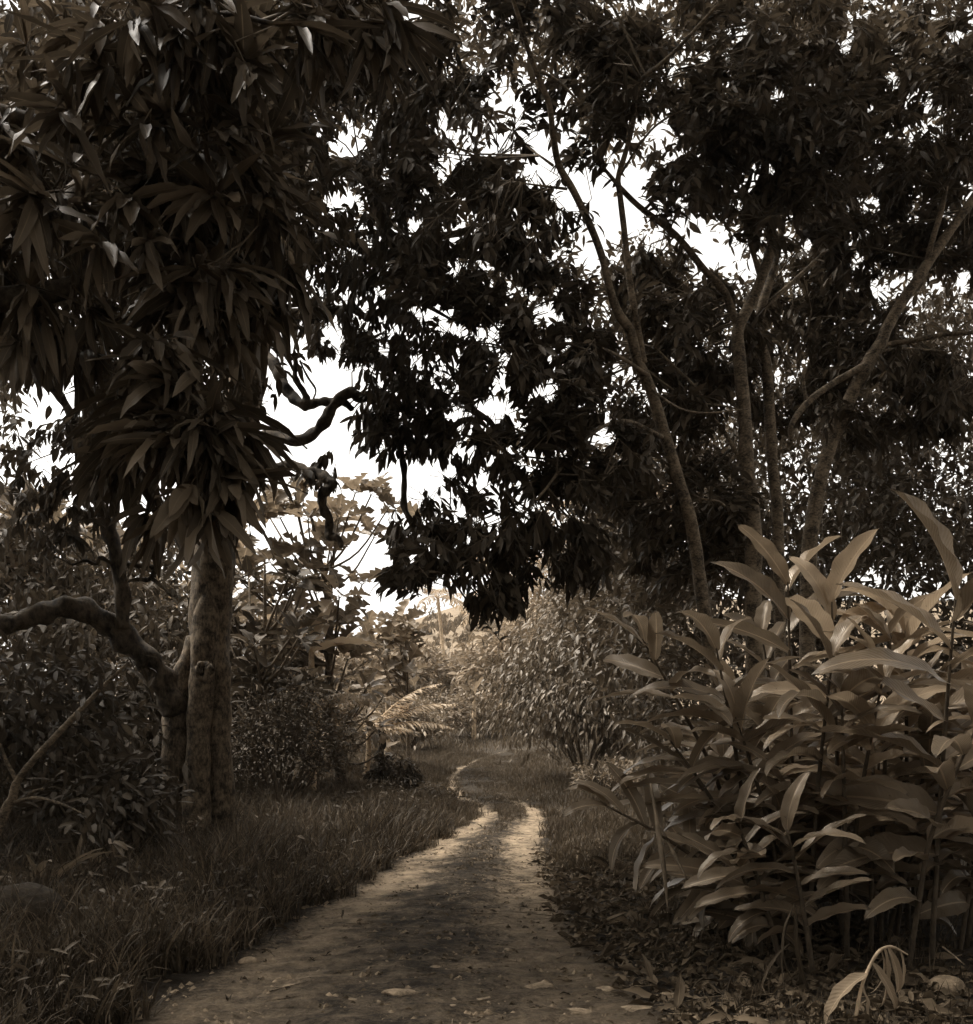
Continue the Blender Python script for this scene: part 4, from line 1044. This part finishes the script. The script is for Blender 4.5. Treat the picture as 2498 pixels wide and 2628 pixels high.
banana('banana_plant', 'banana plant with a broad upright leaf near the young breadfruit', 995, 27, 1.7, [((.05, -.2, 1), 1.3, .42), ((-.7, -.3, .6), 1.2, .36), ((.8, -.4, .3), 1.1, .34)], 923, 'sunny', .07)
banana('banana_plant', 'big-leaved banana plant in the left background under the mango leaves', 40, 19, 2.7, [((.5, -.4, .8), 1.5, .5), ((-.5, -.3, .8), 1.4, .5), ((.9, -.2, .2), 1.4, .45), ((.1, -.6, .2), 1.3, .45)], 924, 'bread', .1)
banana('banana_plant', 'banana plant with torn sunlit leaves behind the bent side twig', 350, 20, 2.2, [((.5, -.5, .8), 1.4, .5), ((-.6, -.3, .6), 1.4, .45), ((.9, -.2, .35), 1.3, .45)], 925, 'bread', .1)

# ragged dead stem by the track
b = W(977, HZ, 23.5); b[2] = gz(b[0], 23.5)
mb = MB()
tube(mb, [b, b + (.02, 0, .25), b + (-.03, 0, .5), b + (.05, 0, .72), b + (-.02, 0, .9), b + (.01, 0, 1.12), b + (-.01, 0, 1.25)], [.07, .05, .10, .06, .11, .07, .02], sides=9, lump=.3, seed=77)
o = mb.build('blackened_stump', M['char']); tag(o, 'blackened ragged dead stem standing among the bushes left of the bend', 'dead stem')

# slanting sapling at the left edge
r4 = np.random.default_rng(44)
b = W(-60, 2250, 9.3); b[2] = gz(b[0], b[1])
t = thing('sapling', 'bare pale sapling slanting up to the right at the left edge', 'sapling', b)
mb = MB()
tube(mb, [b, W(10, 2090, 9.3), W(32, 2050, 9.3), W(48, 2000, 9.3), W(110, 1925, 9.3), W(190, 1840, 9.4), W(255, 1772, 9.5), W(330, 1700, 9.6)], [.05, .045, .04, .032, .028, .024, .02, .012], sides=8, seed=45)
mb.build('stem', M['smoothbark'], t)
for pts in ([(32, 2062, 9.3), (70, 2050, 9.25), (110, 2050, 9.2), (170, 2068, 9.1), (235, 2100, 9.0)], [(58, 2055, 9.3), (80, 2035, 9.3), (110, 2025, 9.3)], [(45, 2005, 9.3), (20, 1960, 9.3), (0, 1910, 9.3)]):
    mb = MB(); pxtube(mb, pts, [.02, .018, .014, .010, .006][:len(pts)], sides=7, seed=46); mb.build('branch', M['smoothbark'], t)
mb = MB()
pts = np.array([W(235 + r4.normal(0, 40), 2105 + r4.normal(0, 30), 9.0 + r4.normal(0, .12)) for _ in range(26)] + [W(300 + r4.normal(0, 50), 1740 + r4.normal(0, 40), 9.5 + r4.normal(0, .15)) for _ in range(26)])
put_leaves(mb, T_CACAO, pts, unit(r4.normal(0, .6, (len(pts), 3)) + np.array([.4, -.3, -.5])), .16, .055, r=r4)
mb.build('leaves', M['shrub'], t)

def rosette(name, label, cat, p, n, L, Wd, T, mat, seed, elev=(.2, 1.2), h=0.0, droop=.2):
    r = np.random.default_rng(seed)
    b = np.array(p, float); b[2] = gz(b[0], b[1])
    t = thing(name, label, cat, b)
    mb, ms = MB(), MB()
    top = b + np.array([0, 0, h])
    if h: tube(ms, [b, b + np.array([.01, .02, h * .5]), top], [.012, .009, .006], sides=6)
    a = np.arange(n) * 2.4 + r.uniform(0, 6); e = r.uniform(*elev, n)
    D = np.stack([np.cos(a) * np.cos(e), np.sin(a) * np.cos(e), np.sin(e)], 1)
    P = top + D * .03
    if h: P = b + np.array([0, 0, 1]) * (h * r.uniform(.55, 1, (n, 1))) + D * .02
    put_leaves(mb, T, P, unit(D - np.array([0, 0, droop])), L * r.uniform(.7, 1.25, n), Wd * r.uniform(.8, 1.2, n), roll=.2, r=r)
    mb.build('leaves', mat, t)
    if h: ms.build('stem', M['twig'], t)
    return t
rosette('seedling', 'seedling with pale drooping leaves in the grass left of the fluted trunk', 'plant', W(285, 2250, 9.4), 9, .22, .065, T_CACAO, M['sunny'], 51, (-.3, .5), h=.42, droop=.4)
rosette('seedling', 'low plant with small pale leaves at the foot of the fluted trunk', 'plant', W(505, 2240, 12.2), 34, .12, .05, T_SMALL, M['sunny'], 52, (-.2, .9), h=.38, droop=.2)
rosette('seedling', 'dark strap-leaved plant low at the left edge', 'plant', W(110, 2260, 8.9), 22, .55, .06, T_GING, M['fern'], 53, (.3, 1.2))
rosette('seedling', 'arching strap-leaved plant beside the seedling with pale leaves', 'plant', W(200, 2260, 9.6), 20, .5, .05, T_GING, M['fern'], 54, (.4, 1.3))

def fern(label, p, n, L, seed):
    r = np.random.default_rng(seed)
    b = np.array(p, float); b[2] = gz(b[0], b[1])
    t = thing('fern', label, 'fern', b)
    lf, ms = MB(), MB()
    for k in range(n):
        a = k * 2.4; e = r.uniform(.5, 1.1)
        frond(lf, ms, b, np.array([math.cos(a) * math.cos(e), math.sin(a) * math.cos(e), math.sin(e)]), L * r.uniform(.7, 1.1), .5, 16, .14, .025, r)
    lf.build('fronds', M['fern'], t); ms.build('rachises', M['twig'], t)
fern('arching fern in the shade left of the seedling with pale leaves', W(30, 2300, 8.6), 11, .7, 61)
fern('small fern in the grass behind the fluted trunk', W(660, 2160, 14.5), 9, .6, 62)

# ------------------------------------------------------------------ shell ginger clump on the right
r5 = np.random.default_rng(55)
def ginger(tip, base, label, nl=9, L=.52, Wd=.125, seed=0, group=None, bow=.25, mat='ginger', topfrac=.72, up=.35, light_shift=0.0):
    r = np.random.default_rng(seed)
    b = np.array(base, float); b[2] = gz(b[0], b[1]) - .03
    tipw = np.array(tip, float)
    t = thing('ginger_plant', label, 'ginger plant', b, group)
    hor = tipw - b; hor[2] = 0
    mid = b + (tipw - b) * .5 - hor * bow * .5 + np.array([0, 0, bow * .12 * tipw[2]])
    mb = MB()
    P = tube(mb, [b, b + (mid - b) * .5 + np.array([0, 0, .03]), mid, (mid + tipw) / 2 + np.array([0, 0, .03]), tipw], [.017, .016, .014, .011, .006], sides=7, sub=6, lump=.03, seed=seed)
    mb.build('stem', M['cane'], t)
    T_, N_, B_ = frames(P)
    lf = MB()
    s = np.linspace(1 - topfrac, 1.0, nl) + r.normal(0, .015, nl)
    fi = np.clip(s, 0, 1) * (len(P) - 1)
    Q = np.stack([np.interp(fi, np.arange(len(P)), P[:, k]) for k in range(3)], 1)
    tan = unit(np.stack([np.interp(fi, np.arange(len(P)), T_[:, k]) for k in range(3)], 1))
    # two ranks of leaves in a plane that contains the cane; plane turned at random about the cane
    a0 = r.normal(0, .5)
    X = unit(np.cross(tan, np.array([0, 1.0, 0.15]))); Z = np.cross(X, tan)
    sd = X * math.cos(a0) + Z * math.sin(a0)
    sg = np.where(np.arange(nl) % 2 == 0, 1., -1.)[:, None]
    al = np.interp(s, [1 - topfrac, .75, 1], [1.35, 1.05, up]) + r.normal(0, .12, nl)
    D = tan * np.cos(al)[:, None] + sd * sg * np.sin(al)[:, None] + Z * r.normal(0, .18, nl)[:, None]
    LL = L * np.interp(s, [1 - topfrac, .8, 1], [.75, 1.1, .8]) * r.uniform(.85, 1.15, nl)
    rnd = np.clip(.25 + .5 * r.random(nl) + light_shift, 0, 1)  # per-plant leaf tone paints in light: paler sunlit tops, darker low plants
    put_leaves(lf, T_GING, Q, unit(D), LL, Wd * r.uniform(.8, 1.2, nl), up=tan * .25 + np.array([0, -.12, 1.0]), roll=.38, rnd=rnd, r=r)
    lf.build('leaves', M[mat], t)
    return t

GZ = lambda px, Y: W(px, HZ, Y)
named = [
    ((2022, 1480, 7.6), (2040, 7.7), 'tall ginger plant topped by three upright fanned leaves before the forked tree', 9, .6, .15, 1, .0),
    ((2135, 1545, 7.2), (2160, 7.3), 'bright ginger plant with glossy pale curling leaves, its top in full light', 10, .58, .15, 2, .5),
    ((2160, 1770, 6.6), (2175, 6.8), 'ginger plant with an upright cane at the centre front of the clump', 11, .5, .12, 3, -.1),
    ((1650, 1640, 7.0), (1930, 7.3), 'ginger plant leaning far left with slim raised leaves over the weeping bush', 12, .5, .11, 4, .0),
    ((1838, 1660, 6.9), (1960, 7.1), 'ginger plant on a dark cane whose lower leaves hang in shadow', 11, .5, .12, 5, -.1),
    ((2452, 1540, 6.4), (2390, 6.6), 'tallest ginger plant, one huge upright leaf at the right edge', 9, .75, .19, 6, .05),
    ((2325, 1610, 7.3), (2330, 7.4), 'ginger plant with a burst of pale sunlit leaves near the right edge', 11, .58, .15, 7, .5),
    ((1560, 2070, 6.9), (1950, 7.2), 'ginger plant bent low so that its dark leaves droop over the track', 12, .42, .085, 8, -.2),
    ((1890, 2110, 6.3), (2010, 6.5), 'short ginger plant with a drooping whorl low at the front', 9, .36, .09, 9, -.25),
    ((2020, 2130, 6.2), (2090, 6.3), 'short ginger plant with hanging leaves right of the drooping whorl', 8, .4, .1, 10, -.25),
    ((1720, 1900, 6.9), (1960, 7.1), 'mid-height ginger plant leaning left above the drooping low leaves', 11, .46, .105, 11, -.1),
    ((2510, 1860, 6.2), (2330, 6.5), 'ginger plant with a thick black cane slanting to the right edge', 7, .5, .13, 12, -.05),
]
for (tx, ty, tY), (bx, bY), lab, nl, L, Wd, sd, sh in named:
    ginger(W(tx, ty, tY), GZ(bx, bY), lab, nl + 4, L * 1.1, Wd * 1.18, 100 + sd, light_shift=sh, bow=.35 if abs(tx - bx) > 150 else .12)
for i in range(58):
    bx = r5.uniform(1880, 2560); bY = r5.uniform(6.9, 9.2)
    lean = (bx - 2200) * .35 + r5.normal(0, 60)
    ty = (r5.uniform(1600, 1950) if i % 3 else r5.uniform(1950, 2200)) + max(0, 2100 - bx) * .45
    ginger(W(bx + lean, ty, bY - r5.uniform(-.2, .4)), GZ(bx, bY), 'leafy ginger plant crowded inside the clump between the tall ones', r5.integers(13, 17), r5.uniform(.48, .62), r5.uniform(.115, .15), 200 + i, 'gingers crowded in the clump', light_shift=r5.uniform(-.1, .12) - (.22 if ty > 1950 else 0) + (.2 if bx > 2150 and ty < 1800 else 0))  # shade painted into low plants, sunlight into the upper right ones

# dry broken ginger at the lower right
b = W(2260, HZ, 5.6); b[2] = gz(b[0], 5.6)
t = thing('dry_ginger', 'dry broken ginger stalk with shrivelled pale hanging leaves at lower right', 'dead plant', b)
mb = MB()
tube(mb, [W(2195, 2620, 5.35), W(2210, 2540, 5.4), W(2232, 2480, 5.45), W(2258, 2440, 5.5), W(2290, 2430, 5.55), W(2330, 2450, 5.6)], [.009, .009, .008, .009, .007, .004], sides=7, seed=3)
mb.build('stem', M['stem'], t)
mb = MB()
rr = np.random.default_rng(5)
for p, d, L, Wd in [((2225, 2500, 5.42), (-.95, -.25, -.5), .34, .095), ((2215, 2535, 5.4), (.25, -.3, -.8), .26, .07), ((2270, 2435, 5.5), (.1, -.15, -1), .30, .05), ((2280, 2432, 5.52), (.35, -.1, -.9), .28, .045), ((2262, 2440, 5.5), (.22, -.1, -1), .26, .04), ((2310, 2440, 5.57), (.25, 0, -1), .24, .035), ((2240, 2470, 5.46), (.5, -.2, -.8), .3, .05)]:
    put_leaves(mb, T_GING, [W(*p)], unit(np.array([d], float)), L, Wd, roll=.5, rnd=np.array([.75]), r=rr)
mb.build('leaves', M['drygold'], t)
# hanging dead fronds under the clump
mb = MB()
for p, d, L, Wd in [((2035, 2330, 6.0), (-.5, -.1, -.8), .42, .03), ((2040, 2320, 6.0), (-.35, -.1, -.9), .5, .035), ((2045, 2330, 6.0), (-.15, -.2, -1), .5, .03), ((2030, 2420, 6.0), (-.7, -.2, -.55), .32, .03)]:
    put_leaves(mb, T_GING, [W(*p)], unit(np.array([d], float)), L, Wd, roll=.5, rnd=np.array([.4]), r=rr)
o = mb.build('dead_leaf', M['dead']); tag(o, 'bunch of narrow dead leaves hanging at the dark base of the ginger clump', 'dead leaves')
for pts, lab in [(([(1670, 2010, 6.6), (1690, 2130, 6.5), (1705, 2240, 6.4), (1715, 2340, 6.35)], [.006, .016, .014, .003]), 'brown folded dead leaf hanging straight down from the low gingers'),
                 (([(1690, 2110, 6.7), (1730, 2190, 6.6), (1765, 2260, 6.5)], [.006, .012, .004]), 'short brown dead stalk slanting beside the folded dead leaf')]:
    mb = MB(); pxtube(mb, pts[0], pts[1], sides=6, lump=.15, seed=9); tag(mb.build('dead_stalk', M['twig']), lab, 'dead stalk')
for pts, lab in [([(1905, 2545, 5.9), (1930, 2590, 5.7), (1955, 2640, 5.5)], 'broken cane stub lying nearer the track at lower right'), ([(1920, 2527, 5.9), (1945, 2570, 5.75), (1975, 2620, 5.55)], 'thicker broken cane stub lying at lower right'), ([(2420, 2430, 6.1), (2445, 2450, 6.0), (2475, 2475, 5.9)], 'thin straight dead twig propped at the right edge')]:
    P = [W(*p) for p in pts]
    for p in P: p[2] = max(p[2], gz(p[0], p[1]) + .012) if 'propped' in lab else gz(p[0], p[1]) + .02
    mb = MB(); tube(mb, P, [.018, .017, .016] if 'twig' not in lab else [.006, .005, .004], sides=8, seed=8); tag(mb.build('broken_cane', M['smoothbark']), lab, 'dead cane')

# ------------------------------------------------------------------ stones, litter, gravel
def stone(label, px, Y, sx, sy, sz, seed, mat='rock', sink=.3, cat='stone', name='stone'):
    r = np.random.default_rng(seed)
    n, k = 14, 20
    th = np.linspace(0, math.pi, n); ph = np.linspace(0, 2 * math.pi, k, endpoint=False)
    D = np.stack([np.sin(th)[:, None] * np.cos(ph), np.sin(th)[:, None] * np.sin(ph), np.cos(th)[:, None] * np.ones(k)], -1)
    rad = np.ones((n, k))
    for _ in range(9):                               # chipped facets
        pl = unit(r.normal(0, 1, 3)); c = r.uniform(.62, .95)
        dt = D @ pl
        rad = np.where(dt > 1e-3, np.minimum(rad, c / np.maximum(dt, 1e-3)), rad)
    sx, sy, sz = sx * 1.35, sy * 1.35, sz * 1.25
    V = D * rad[..., None] * np.array([sx, sy, sz])
    b = W(px, HZ, Y); b[2] = gz(b[0], Y) + sz * (1 - sink) - sz * .4
    V = V.reshape(-1, 3) + b
    i = np.arange(n - 1)[:, None] * k; j = np.arange(k)[None]
    q = np.stack([i + j, i + k + j, i + k + (j + 1) % k, i + (j + 1) % k], -1).reshape(-1, 4)
    mb = MB(); mb.add(V, q)
    tag(mb.build(name, M[mat], smooth=False), label, cat)
stone('flat pale stone with a dark underside, on the track nearest the camera', 1025, 6.35, .085, .05, .028, 1, sink=.2)
stone('broad half-buried stone right of the flat pale stone', 1385, 6.6, .10, .08, .05, 2, sink=.7)
stone('half-buried brown stone at the bottom edge of the track', 1245, 6.25, .09, .06, .03, 3, sink=.6)
stone('small rounded stone close to the litter at the right of the track', 1550, 6.5, .06, .05, .04, 4, sink=.5)
stone('low slab of stone at the lower right of the track', 1640, 6.1, .13, .08, .035, 5, sink=.6)
stone('dark small stone left of the flat pale stone', 905, 6.2, .05, .04, .03, 6, sink=.4)
stone('sunken flat stone in the left rut near the camera', 760, 6.6, .08, .06, .025, 7, sink=.6)
stone('pointed stone beside the left grass edge', 640, 7.3, .06, .045, .04, 8, sink=.4)
stone('angular grey stone among the leaves at the right edge', 2430, 6.0, .08, .07, .06, 9, sink=.4)
for k, (px, Y, a, b2, c2, lab) in enumerate([
        (1120, 7.0, .05, .04, .025, 'small stone in the middle of the track behind the half-buried brown stone'), (1300, 7.6, .04, .035, .03, 'small upright stone left of centre where the track lightens'),
        (980, 7.9, .05, .045, .02, 'flat small stone in the left rut past the pointed stone'), (1480, 6.05, .08, .06, .03, 'brown stone between the half-buried stone and the low slab'),
        (830, 7.1, .04, .03, .025, 'pebble-sized dark stone right of the sunken flat stone'), (1150, 6.05, .06, .05, .03, 'blunt stone at the bottom edge left of the half-buried brown stone'),
        (1420, 8.6, .045, .04, .03, 'small stone on the right rut next to the leaf litter'), (1720, 6.4, .07, .05, .04, 'dull stone half under dead leaves right of the low slab'), (1200, 9.4, .045, .035, .025, 'lone small stone far along the shaded part of the track')]):
    stone(lab, px, Y, a, b2, c2, 40 + k, sink=.55)
stone('rounded dark boulder sunk in the grass at the left edge', 40, 7.4, .27, .25, .22, 10, 'boulder', .25, 'boulder', 'boulder')

def scatter_leaves(n, fn, seed, label, mat, T, L, Wd, name='leaf_litter', cat='leaf litter', flat=.25, lift=.012):
    r = np.random.default_rng(seed)
    P = fn(r, n)
    z = gz(P[:, 0], P[:, 1]) + lift + np.abs(r.normal(0, .008, len(P)))
    P = np.column_stack([P[:, :2], z])
    a = r.uniform(0, 6.283, len(P))
    D = np.stack([np.cos(a), np.sin(a), r.normal(.05, flat, len(P))], 1)
    mb = MB()
    put_leaves(mb, T, P, D, L * r.uniform(.5, 1.4, len(P)), Wd * r.uniform(.6, 1.3, len(P)), roll=.5, r=r)
    tag(mb.build(name, mat), label, cat, kind='stuff')
def right_litter(r, n):
    y = r.uniform(4.8, 13, n); _, R = path_lr(y)
    return np.column_stack([R + np.abs(r.normal(0, 1.2, n)) - .25, y])
def track_litter(r, n):
    y = 4.8 + 9 * r.random(n) ** 1.4; l, R = path_lr(y)
    u = np.clip(r.normal(.62, .3, n), -.05, 1.05)
    return np.column_stack([l + (R - l) * u, y])
scatter_leaves(4200, right_litter, 71, 'carpet of fallen brown leaves under the ginger clump', M['brownleaf'], T_DEAD, .11, .045)
scatter_leaves(2600, track_litter, 72, 'fallen leaves strewn over the near part of the track', M['pathleaf'], T_DEAD, .06, .024)
scatter_leaves(700, right_litter, 74, 'larger curled dead leaves lying in the shade under the gingers', M['brownleaf'], T_DEAD, .2, .06, flat=.35)

rt = np.random.default_rng(76)                         # fallen twigs
P = np.vstack([right_litter(rt, 420), track_litter(rt, 260)])
a = rt.uniform(0, 6.283, len(P)); ln = rt.uniform(.05, .32, len(P)) ** 1.0
Q = P + np.column_stack([np.cos(a), np.sin(a)]) * ln[:, None]
mb = MB(); prisms(mb, np.column_stack([P, gz(P[:, 0], P[:, 1]) + .03]), np.column_stack([Q, gz(Q[:, 0], Q[:, 1]) + .03 + rt.uniform(0, .03, len(P))]), rt.uniform(.002, .006, len(P)), .0015)
tag(mb.build('twig_litter', M['smoothbark']), 'fallen twigs lying over the track edge and the litter', 'twigs', kind='stuff')
r6 = np.random.default_rng(73)                        # gravel: small faceted pebbles pressed into the track
n = 10500
y = 4.8 + 17 * r6.random(n) ** 1.6; l, R = path_lr(y); x = l + (R - l) * r6.random(n)
s = .008 + .03 * r6.random(n) ** 3
octa = np.array([(1, 0, 0), (.3, .9, .1), (-.8, .5, 0), (-.7, -.6, .1), (.4, -.8, 0), (0.1, 0, .75)])
tri = np.array([(0, 1, 5), (1, 2, 5), (2, 3, 5), (3, 4, 5), (4, 0, 5)])
a = r6.uniform(0, 6.28, n)
V = octa[None] * s[:, None, None] * r6.uniform(.7, 1.4, (n, 6, 1))
Vx = V[..., 0] * np.cos(a)[:, None] - V[..., 1] * np.sin(a)[:, None]; Vy = V[..., 0] * np.sin(a)[:, None] + V[..., 1] * np.cos(a)[:, None]
V = np.stack([Vx + x[:, None], Vy + y[:, None], V[..., 2] + (gz(x, y) + .012)[:, None]], -1)
mb = MB(); mb.add(V.reshape(-1, 3), tris=(tri[None] + (np.arange(n) * 6)[:, None, None]).reshape(-1, 3))
tag(mb.build('gravel', M['rock'], smooth=False), 'loose gravel pressed into the track', 'gravel', kind='stuff')

# ------------------------------------------------------------------ grass
def grass(name, label, P2, h, w, seed, mat, lean=.7):
    r = np.random.default_rng(seed)
    n = len(P2)
    z = gz(P2[:, 0], P2[:, 1])
    hh = h * r.uniform(.35, 1.3, n) * (.8 + .5 * wob(P2[:, 0], P2[:, 1], 2.6, 6) + .3 * wob(P2[:, 0], P2[:, 1], 9, 5))
    a = r.uniform(0, 6.283, n) + .0
    dx, dy = np.cos(a), np.sin(a)
    ln = r.uniform(.15, 2.0, n) * lean
    bt = r.uniform(0, .5, n) * lean
    s = np.array([0, .35, .7, 1.0]); wd = np.array([1, .9, .6, .0])
    ang = bt[:, None] + ln[:, None] * s[None]
    yz = np.cumsum(np.concatenate([np.zeros((n, 1)), np.cos(ang[:, :-1]) * np.diff(s)], 1), 1)
    yx = np.cumsum(np.concatenate([np.zeros((n, 1)), np.sin(ang[:, :-1]) * np.diff(s)], 1), 1)
    cx = P2[:, 0:1] + dx[:, None] * yx * hh[:, None]; cy = P2[:, 1:2] + dy[:, None] * yx * hh[:, None]; cz = z[:, None] - .01 + yz * hh[:, None]
    b = r.uniform(0, 6.283, n); ww = w * r.uniform(.6, 1.4, n)
    ox, oy = np.cos(b)[:, None] * ww[:, None] * wd[None] / 2, np.sin(b)[:, None] * ww[:, None] * wd[None] / 2
    Lp = np.stack([cx - ox, cy - oy, cz], -1)[:, :3]; Rp = np.stack([cx + ox, cy + oy, cz], -1)[:, :3]
    tip = np.stack([cx, cy, cz], -1)[:, 3:]
    V = np.concatenate([Lp, Rp, tip], 1)
    base = (np.arange(n) * 7)[:, None, None]
    q = np.array([[0, 3, 4, 1], [1, 4, 5, 2]])[None] + base
    t3 = np.array([[2, 5, 6]])[None] + base
    mb = MB()
    mb.add(V.reshape(-1, 3), q.reshape(-1, 4), t3.reshape(-1, 3), rnd=np.repeat(np.clip(r.random(n) ** 2.2 * .9 + .25 * (wob(P2[:, 0], P2[:, 1], 3, 8) + .4), 0, 1), 7), lu=.5, lv=np.tile([0, .35, .7, 0, .35, .7, 1], n))
    tag(mb.build(name, mat), label, 'grass', kind='stuff')

def near_view(P, margin=250):
    px, py = proj(np.column_stack([P, gz(P[:, 0], P[:, 1])]))
    return (px > -margin) & (px < SRC_W + margin)
r7 = np.random.default_rng(81)
def region(n, y0, y1, side, spread, pw=1.0, inset=.0):
    y = y0 + (y1 - y0) * r7.random(n) ** pw
    l, R = path_lr(y)
    d = np.abs(r7.random(n)) ** 1.25 * spread - inset + .22 * wob(y * 0 + 1, y, 4, 2) + .10 * wob(y * 0 + 1, y, 17, 3) + r7.normal(0, .05, n)
    x = l - d if side < 0 else R + d
    P = np.column_stack([x, y])
    return P[near_view(P)]
grass('grass', 'tall tangled grass on the left verge', region(74000, 4.6, 16, -1, 5.5, 1.35, .0), .46, .0125, 91, M['grass'], 1.0)
Pw = region(5200, 4.8, 20, -1, 5.0, 1.1, -.05)
rw = np.random.default_rng(97)
Pw = Pw[(wob(Pw[:, 0], Pw[:, 1], 1.6, 12) > -.05)]
zw = gz(Pw[:, 0], Pw[:, 1]) + rw.uniform(.04, .30, len(Pw))
mb = MB()
put_leaves(mb, T_SMALL, np.column_stack([Pw, zw]), unit(rw.normal(0, 1, (len(Pw), 3)) * np.array([1, 1, .35]) + np.array([0, 0, .1])), rw.uniform(.05, .16, len(Pw)), rw.uniform(.02, .05, len(Pw)), r=rw)
tag(mb.build('weeds', M['weed']), 'small broad-leaved weeds mixed into the grass of the left verge', 'weeds', kind='stuff')
scatter_leaves(900, lambda r, n: Pw[r.integers(0, len(Pw), n)] + r.normal(0, .3, (n, 2)), 75, 'dead leaves caught in the grass of the left verge', M['dead'], T_DEAD, .1, .035, lift=.12)
grass('grass', 'short lighter grass on the left bank near the bend', region(52000, 13, 31, -1, 4.2, 1.2, .1), .20, .013, 92, M['grass_far'])
grass('grass', 'short grass on the right bank near the bend', region(40000, 11.5, 31, 1, 4.0, 1.2, .02), .18, .013, 93, M['grass_far'])
yb = r7.uniform(30.5, 46, 22000); xb = r7.uniform(-9, 13, 22000)
ok = (yb > 35.2 + .35 * np.abs(wob(xb, yb, 2, 4))) | (xb < np.interp(yb, [30, 31.6, 32.7, 33.6, 34.2], [-.2, .2, .9, 2.0, 3.8]) - .1)
grass('grass', 'rough grass beyond the far bend', np.column_stack([xb, yb])[ok], .35, .022, 96, M['grass_far'])
grass('grass', 'sparse low grass among the litter at lower right', region(5200, 4.8, 12, 1, 4.0, 1.2, -.25), .2, .007, 94, M['grass'])
y = 11 + 20.5 * r7.random(90000) ** .9
l, R = path_lr(y)
u = r7.random(len(y))
wide = sstep(17.6, 20.5, y)
half = .10 + .05 * sstep(11, 16, y) + .22 * wide
cen = .5 + .10 * wide
nzu = .16 * wob(u * 3, y, 1.5, 21) + .12 * wob(u * 9, y, 6, 22)
dens = sstep(0, .14, half - np.abs(u - cen) + nzu) * (.3 + .7 * sstep(12, 17, y))
bare = np.exp(-((u - .40 + .04 * (y - 22)) / .13) ** 2 - ((y - 22.3) / 1.5) ** 2)     # a worn sandy patch in the grass before the bend
dens = dens * (1 - .95 * np.clip(bare * 1.4, 0, 1))
dens = np.maximum(dens, sstep(19, 21.5, y) * sstep(.16, .30, u + .05 * wob(u * 9, y, 6, 22)) * (1 - .95 * np.clip(bare * 1.4, 0, 1)))
k = r7.random(len(y)) < dens
P = np.column_stack([l + (R - l) * u, y])[k]
k2 = np.ones(len(P), bool)
grass('grass', 'low grass growing along the middle of the track', P[k2], .11, .012, 95, M['grass_far'], .9)

# ------------------------------------------------------------------ thin haze in the air
xs_, ys_ = 702.0, (-301.0, 1101.0)
z0, z1 = -2.2, 30.0
mb = MB()
V = [(x, y, z) for z in (z0, z1) for y in ys_ for x in (-xs_, xs_)]
mb.add(V, quads=[(0, 2, 3, 1), (4, 5, 7, 6), (0, 1, 5, 4), (2, 6, 7, 3), (0, 4, 6, 2), (1, 3, 7, 5)])
hm, hnt, hout = new_mat('haze')
pv = hnt.nodes.new('ShaderNodeVolumePrincipled')
pv.inputs['Color'].default_value = (.95, .90, .82, 1)
pv.inputs['Density'].default_value = .0003
pv.inputs['Anisotropy'].default_value = .4
hnt.links.new(pv.outputs[0], hout.inputs['Volume'])
tag(mb.build('haze', hm, smooth=False), 'thin pale haze hanging in the air', 'haze', kind='stuff')
